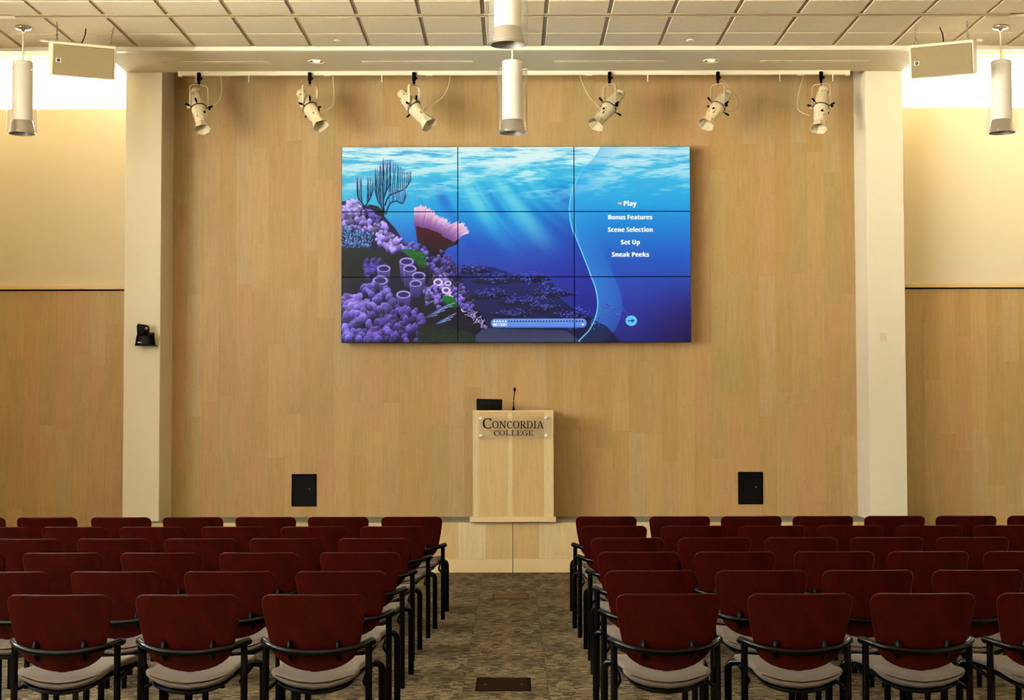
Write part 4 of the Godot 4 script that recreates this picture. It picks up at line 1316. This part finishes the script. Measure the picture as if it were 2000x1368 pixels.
func build_lectern() -> void:
	var x0 := -0.399
	var x1 := 0.420
	var t := thing("lectern", "pale maple lectern with a clear college name plaque on its front", "lectern", Vector3((x0 + x1) / 2, 0.531, -15.09))
	var back := Transform3D(Basis.IDENTITY, -t.position)
	obj("body", span(Shape.new(), x0, x1, 0.531, 1.640, 15.105, 15.60, 0.003), M.maple[1], t, back)
	obj("top_board", span(Shape.new(), x0, x1, 1.628, 1.650, 15.088, 15.60, 0.003), M.maple_across, t, back)
	var e := [x0, x0 + 0.062, x0 + 0.357, x0 + 0.40, x1 - 0.098, x1]
	for k in 5:
		var s := Shape.new()
		s.uo = Vector2(k * 0.37, k * 0.53)
		span(s, e[k] + 0.0003, e[k + 1] - 0.0003, 0.57, 1.628, 15.090 + [0.0, 0.0015, 0.0008, 0.0015, 0.0][k], 15.106)
		obj("front_board", s, M.maple[[2, 1, 2, 3, 2][k]], t, back)
	obj("plinth", span(Shape.new(), x0 - 0.032, x1 + 0.022, 0.519, 0.573, 15.062, 15.128, 0.003), M.maple_across, t, back)
	# the clear plaque on four stand-offs; it is screwed to the lectern
	obj("plaque", span(Shape.new(), -0.328, 0.400, 1.358, 1.584, 15.050, 15.056, 0.001), M.plaque, t, back)
	for x in [-0.318, 0.344]:
		for y in [1.395, 1.572]:
			obj("standoff", Shape.new().lathe([Vector2(0, 0.053), Vector2(0.012, 0.051), Vector2(0.0165, 0.044), Vector2(0.0165, 0.038), Vector2(0.010, 0.038), Vector2(0.010, 0.0)], Transform3D(Basis(Vector3.RIGHT, PI / 2), Vector3(x, y, -15.092)), 16), M.standoff, t, back)
	lettering("C", -0.253, 1.467, 0.090, 0.104, 15.047, t)
	lettering("ONCORDIA", 0.060, 1.467, 0.520, 0.074, 15.047, t)
	lettering("COLLEGE", 0.014, 1.394, 0.396, 0.053, 15.047, t)
	# the monitor and microphone that stand on it
	var mo := thing("monitor", "small black monitor standing on the left of the lectern top", "monitor", Vector3(-0.236, 1.650, -15.32))
	var b := Basis(Vector3.RIGHT, -0.12) * Basis(Vector3.BACK, -0.02)
	var rings := []
	for q in [[0.0, 0.128, 0.010], [0.004, 0.131, 0.013], [0.105, 0.133, 0.011], [0.113, 0.131, 0.008], [0.117, 0.124, 0.004]]:
		var r := PackedVector3Array()
		for s in [Vector2(-1, -1), Vector2(1, -1), Vector2(1, 1), Vector2(-1, 1)]:
			r.append(Vector3(s.x * q[1], q[0], s.y * q[2]))
		rings.append(r)
	obj("casing", Shape.new().loft(rings), M.black_plastic, mo, Transform3D(b, Vector3.ZERO))
	obj("stand", Shape.new().lathe([Vector2(0.0, 0.055), Vector2(0.018, 0.050), Vector2(0.026, 0.02), Vector2(0.028, 0.0), Vector2(0, 0)], Transform3D(Basis.IDENTITY, Vector3(-0.012, 0, 0.020)), 16), M.soft_black, mo)
	var mi := thing("microphone", "thin black gooseneck microphone rising from the lectern top", "microphone", Vector3(0.015, 1.650, -15.25))
	obj("base", Shape.new().lathe([Vector2(0, 0.035), Vector2(0.009, 0.034), Vector2(0.012, 0.012), Vector2(0.018, 0.008), Vector2(0.018, 0), Vector2(0, 0)], Transform3D(), 14), M.black_plastic, mi)
	obj("gooseneck", Shape.new().tube(smoothed([Vector3(0, 0.02, 0), Vector3(0.001, 0.09, 0), Vector3(0.007, 0.16, 0.0), Vector3(0.010, 0.205, 0.0)], 4), 0.0055, 8), M.black_plastic, mi)
	obj("capsule", Shape.new().lathe([Vector2(0, 0.030), Vector2(0.009, 0.026), Vector2(0.0135, 0.014), Vector2(0.0135, 0.0), Vector2(0.008, -0.014), Vector2(0, -0.016)], Transform3D(Basis.IDENTITY, Vector3(0.011, 0.206, 0)), 14), M.soft_black, mi)

func build_chairs() -> void:
	var rows := [
		[6.824, [-2.08, -1.49, -0.911], [0.714, 1.32, 1.884, 2.464]],
		[7.798, [-2.659, -2.08, -1.483, -0.897], [0.726, 1.306, 1.863, 2.441]],
		[8.810, [-3.244, -2.665, -2.084, -1.499, -0.902], [0.748, 1.319, 1.906, 2.464, 3.031]],
		[9.768, [-3.202, -2.622, -2.048, -1.488, -0.905], [0.756, 1.328, 1.897, 2.460, 3.024]],
		[10.749, [-3.739, -3.166, -2.602, -2.011, -1.433, -0.857], [0.734, 1.314, 1.876, 2.442, 3.012, 3.579]],
		[11.697, [-4.227, -3.661, -3.078, -2.512, -1.940, -1.369, -0.792], [0.739, 1.318, 1.880, 2.444, 3.008, 3.572, 4.136]]]
	var ordinal := ["first", "second", "third", "fourth", "fifth", "sixth", "seventh"]
	var proto: Node3D = null
	for k in 6:
		for side in 2:
			var list: Array = rows[k][1 + side]
			for j in list.size():
				var c: Node3D
				if proto == null:
					proto = make_chair()
					c = proto
				else:
					c = proto.duplicate()
				c.name = numbered("audience_chair")
				add_child(c)
				var turn := rng.randf_range(-0.022, 0.022) + (-0.02 if side == 0 else 0.0)
				c.position = Vector3(list[j], 0, -rows[k][0] - 0.086)
				c.rotation.y = turn
				var from_aisle: int = list.size() - 1 - j if side == 0 else j
				tag(c, "maroon wood-backed chair, %s from the aisle, %s block, %s row from the stage" % [ordinal[from_aisle], "left" if side == 0 else "right", ordinal[5 - k]], "chair", "rows of maroon audience chairs")

func build_ceiling_things() -> void:
	# lighting track along the back edge of the soffit
	var tr := thing("lighting_track", "white lighting track along the back edge of the soffit", "lighting track", Vector3(0.026, 5.128, -15.10))
	obj("rail", Shape.new().box(Vector3(0, -0.022, 0), Vector3(6.83, 0.044, 0.036), 0.004), M.trim_white, tr)
	for x in [-3.42, 3.42]:
		obj("end_cap", Shape.new().box(Vector3(x, -0.026, 0.0), Vector3(0.045, 0.054, 0.046), 0.004), M.trim_white, tr)
	for x in [-0.845, -1.89, 0.79, 2.96]:
		obj("joint_cover", Shape.new().box(Vector3(x - 0.026, -0.046, 0.0), Vector3(0.07, 0.010, 0.040), 0.002), M.trim_white, tr)
	for x in [-3.235, -2.689, -1.328, 1.396, 2.75, 3.293]:
		obj("peg", Shape.new().tube([Vector3(x - 0.026, -0.04, 0.004), Vector3(x - 0.026, -0.113, 0.004)], 0.0065, 8).box(Vector3(x - 0.026, -0.046, 0.004), Vector3(0.022, 0.008, 0.022), 0.002), M.trim_white, tr)
	var place := ["leftmost of the six, beside the left pier", "second from the left of the six", "third from the left, just left of the middle pendant", "fourth from the left, just right of the middle pendant", "fifth from the left of the six", "rightmost of the six, beside the right pier"]
	var xs := [-3.196, -2.063, -0.998, 1.003, 2.110, 3.165]
	var dirs := [Vector3(0.110, -0.43, 0.20), Vector3(0.225, -0.365, 0.21), Vector3(0.290, -0.355, 0.17), Vector3(-0.262, -0.355, 0.19), Vector3(-0.238, -0.345, 0.20), Vector3(-0.094, -0.435, 0.20)]
	var cables := [
		[[-2.985, 5.085, 15.12], [-2.98, 4.95, 15.16], [-3.01, 4.85, 15.18], [-3.08, 4.77, 15.16]],
		[[-1.835, 5.085, 15.12], [-1.83, 4.95, 15.18], [-1.84, 4.80, 15.18], [-1.93, 4.72, 15.14]],
		[[-0.63, 5.085, 15.12], [-0.655, 4.98, 15.18], [-0.72, 4.88, 15.22], [-0.84, 4.79, 15.20], [-0.92, 4.74, 15.12]],
		[[0.70, 5.085, 15.12], [0.745, 4.96, 15.12], [0.80, 4.86, 15.12], [0.89, 4.76, 15.10], [0.95, 4.72, 15.09]],
		[[2.14, 5.06, 15.12], [2.25, 4.97, 15.18], [2.34, 4.86, 15.22], [2.33, 4.76, 15.24], [2.24, 4.73, 15.22], [2.16, 4.76, 15.14]],
		[[3.00, 5.085, 15.12], [2.96, 4.95, 15.12], [2.93, 4.82, 15.11], [2.94, 4.71, 15.08], [3.04, 4.65, 15.04]]]
	for k in 6:
		spotlight(Vector3(xs[k], 5.108, -15.061), dirs[k], "white stage spotlight, " + place[k], cables[k])
	pendant(-4.458, 13.43, "white cylinder pendant light hanging at the far left")
	pendant(0.008, 13.44, "white cylinder pendant light in the middle, before the wooden wall")
	pendant(4.478, 13.47, "white cylinder pendant light hanging at the far right")
	pendant(-0.025, 10.15, "nearest and largest pendant light, cut off by the top edge")
	loudspeaker(Vector3(-3.842, 4.797, -13.22), 0.40, "cream loudspeaker with a grey grille hung at the left ceiling edge", [[-4.101, 13.268, -0.23, -0.03, true], [-3.640, 13.46, 0.23, -0.03, true], [-3.905, 13.50, 0.0, -0.20, false]])
	loudspeaker(Vector3(3.862, 4.793, -13.22), -0.40, "cream loudspeaker with a grey grille hung at the right ceiling edge", [[3.700, 13.448, -0.23, -0.03, true], [4.115, 13.289, 0.23, -0.03, true], [3.93, 13.50, 0.0, -0.20, false]])
	# soffit slots and downlights
	var sl := [[-3.499, -2.419], [-1.491, -0.388], [0.424, 1.524], [2.482, 3.558]]
	var sn := ["leftmost slot diffuser", "slot diffuser left of the middle", "slot diffuser right of the middle", "rightmost slot diffuser"]
	for k in 4:
		var cx: float = (sl[k][0] + sl[k][1]) / 2
		var t := thing("slot_vent", "%s, a thin line in the plain soffit" % sn[k], "air vent", Vector3(cx, 5.128, -14.69), "slot vents in the soffit")
		var w: float = sl[k][1] - sl[k][0]
		obj("flange", Shape.new().box(Vector3(0, -0.001, 0.024), Vector3(w, 0.008, 0.022), 0.002).box(Vector3(0, -0.001, -0.024), Vector3(w, 0.008, 0.022), 0.002), M.ceiling_paint, t)
		obj("slot", Shape.new().box(Vector3(0, 0.001, 0), Vector3(w, 0.006, 0.026)), M.shadow_gap, t)
	for k in 2:
		var t := thing("downlight", "round recessed downlight in the soffit, %s of the middle" % ["left", "right"][k], "downlight", Vector3([-1.942, 1.989][k], 5.128, -14.66), "downlights in the soffit")
		obj("trim_ring", Shape.new().lathe([Vector2(0.068, -0.001), Vector2(0.078, -0.009), Vector2(0.082, -0.006), Vector2(0.083, 0.0)], Transform3D(), 28), M.trim_white, t)
		obj("reflector", Shape.new().lathe([Vector2(0.069, -0.002), Vector2(0.06, -0.0012), Vector2(0.03, -0.0005), Vector2(0.0, -0.0005)], Transform3D(), 28), M.chrome, t)
		var g := mat(Color(0.95, 0.93, 0.88), 0.4)
		g.emission_enabled = true
		g.emission = Color(1.0, 0.93, 0.78)
		g.emission_energy_multiplier = 1.1
		obj("lamp_glow", Shape.new().lathe([Vector2(0.0, -0.008), Vector2(0.03, -0.007), Vector2(0.038, -0.003), Vector2(0.038, 0.0)], Transform3D(), 20), g, t)
		var li := SpotLight3D.new()
		li.name = "downlight_beam"
		li.light_color = Color(1.0, 0.86, 0.62)
		li.light_energy = 0.3
		li.light_size = 0.04
		li.spot_angle = 50
		li.spot_range = 20
		li.spot_attenuation = 2
		li.shadow_enabled = true
		li.position = Vector3(0, -0.015, 0)
		li.rotation.x = -PI / 2
		t.add_child(li)
	var sp := [[-1.646, 13.957], [1.701, 13.962], [-4.416, 13.917], [4.45, 13.962]]
	var ln := ["flat round sprinkler cover on the ceiling left of the middle", "flat round sprinkler cover on the ceiling right of the middle", "flat round sprinkler cover beside the far left pendant", "flat round sprinkler cover beside the far right pendant"]
	for k in 4:
		tag(obj("sprinkler_cover", Shape.new().lathe([Vector2(0.0, -0.012), Vector2(0.036, -0.012), Vector2(0.042, -0.009), Vector2(0.042, -0.004), Vector2(0.034, -0.003), Vector2(0.034, 0.0)], Transform3D(), 24), M.trim_white, self, Transform3D(Basis.IDENTITY, Vector3(sp[k][0], 5.162, -sp[k][1]))), ln[k], "sprinkler cover", "sprinkler covers on the ceiling")

func build_wall_things() -> void:
	# camera on the left pier
	var t := thing("ptz_camera", "black pan-tilt camera mounted on the left cream pier", "camera", Vector3(-3.712, 2.312, -15.02))
	obj("shelf", Shape.new().box(Vector3(0, 0.004, -0.03), Vector3(0.19, 0.012, 0.17), 0.003), M.black_plastic, t)
	var base := []
	for q in [[0.0, 0.098, 0.062], [0.006, 0.100, 0.064], [0.055, 0.094, 0.060], [0.090, 0.088, 0.056], [0.097, 0.082, 0.050]]:
		var r := PackedVector3Array()
		for j in 20:
			var a := TAU * j / 20
			r.append(Vector3(signf(cos(a)) * pow(absf(cos(a)), 0.6) * q[1], q[0] + 0.008, signf(sin(a)) * pow(absf(sin(a)), 0.7) * q[2]))
		base.append(r)
	obj("base", Shape.new().loft(base), M.black_plastic, t)
	obj("turret", Shape.new().box(Vector3(0.058, 0.115, 0), Vector3(0.056, 0.03, 0.07), 0.006), M.black_plastic, t)
	var head := []
	for q in [[0.092, 0.056, 0.050], [0.15, 0.058, 0.054], [0.185, 0.060, 0.056], [0.208, 0.056, 0.050], [0.218, 0.046, 0.040]]:
		var r := PackedVector3Array()
		for j in 20:
			var a := TAU * j / 20
			var x: float = signf(cos(a)) * pow(absf(cos(a)), 0.65) * q[1]
			r.append(Vector3(x - 0.024, q[0] - (0.16 * (x + 0.03) if q[0] > 0.17 else 0.0), signf(sin(a)) * pow(absf(sin(a)), 0.65) * q[2]))
		head.append(r)
	var hd := obj("head", Shape.new().loft(head), M.soft_black, t)
	obj("lens", Shape.new().lathe([Vector2(0, 0.004), Vector2(0.012, 0.003), Vector2(0.015, 0)], Transform3D(Basis(Vector3.RIGHT, PI / 2), Vector3(0.022, 0.172, 0.053)), 16), M.grey_in, hd)
	obj("maker_mark", Shape.new().box(Vector3(-0.045, 0.030, 0.064), Vector3(0.040, 0.006, 0.003)), M.alu, t)
	# plates
	t = thing("wall_switch", "small ivory switch plate on the right cream pier", "switch", Vector3(3.786, 2.389, -15.133))
	obj("plate", Shape.new().box(Vector3(0, 0, 0.002), Vector3(0.066, 0.086, 0.007), 0.002), M.ivory, t)
	obj("rocker", Shape.new().box(Vector3(0, 0, 0.006), Vector3(0.030, 0.052, 0.006), 0.002), M.ivory, t)
	t = thing("wall_outlet", "white outlet plate on the inner side of the right pier", "outlet", Vector3(3.637, 1.285, -15.40))
	obj("plate", Shape.new().box(Vector3(-0.002, 0, 0), Vector3(0.007, 0.086, 0.07), 0.002), M.outlet, t)
	obj("socket", Shape.new().box(Vector3(-0.006, 0.019, 0), Vector3(0.004, 0.026, 0.032), 0.001).box(Vector3(-0.006, -0.019, 0), Vector3(0.004, 0.026, 0.032), 0.001), M.trim_white, t)
	for k in 2:
		var c := Vector3([-2.1915, 2.5085][k], [0.8125, 0.8265][k], -15.68)
		var p := thing("wall_box_cover", "black recessed connection box cover on the maple wall, %s of the lectern" % ["left", "right"][k], "wall box", c, "black box covers low on the maple wall")
		obj("frame", Shape.new().box(Vector3(0, 0.161, 0.005), Vector3(0.262, 0.018, 0.014), 0.002).box(Vector3(0, -0.161, 0.005), Vector3(0.262, 0.018, 0.014), 0.002).box(Vector3(-0.122, 0, 0.005), Vector3(0.018, 0.34, 0.014), 0.002).box(Vector3(0.122, 0, 0.005), Vector3(0.018, 0.34, 0.014), 0.002), M.black_plastic, p)
		obj("door", Shape.new().box(Vector3(0, 0, 0.003), Vector3(0.225, 0.303, 0.010), 0.002), M.soft_black, p)
		obj("latch", Shape.new().lathe([Vector2(0, 0.006), Vector2(0.006, 0.005), Vector2(0.008, 0)], Transform3D(Basis(Vector3.RIGHT, PI / 2), Vector3(0.058, 0.012, 0.008)), 12), M.steel, p)
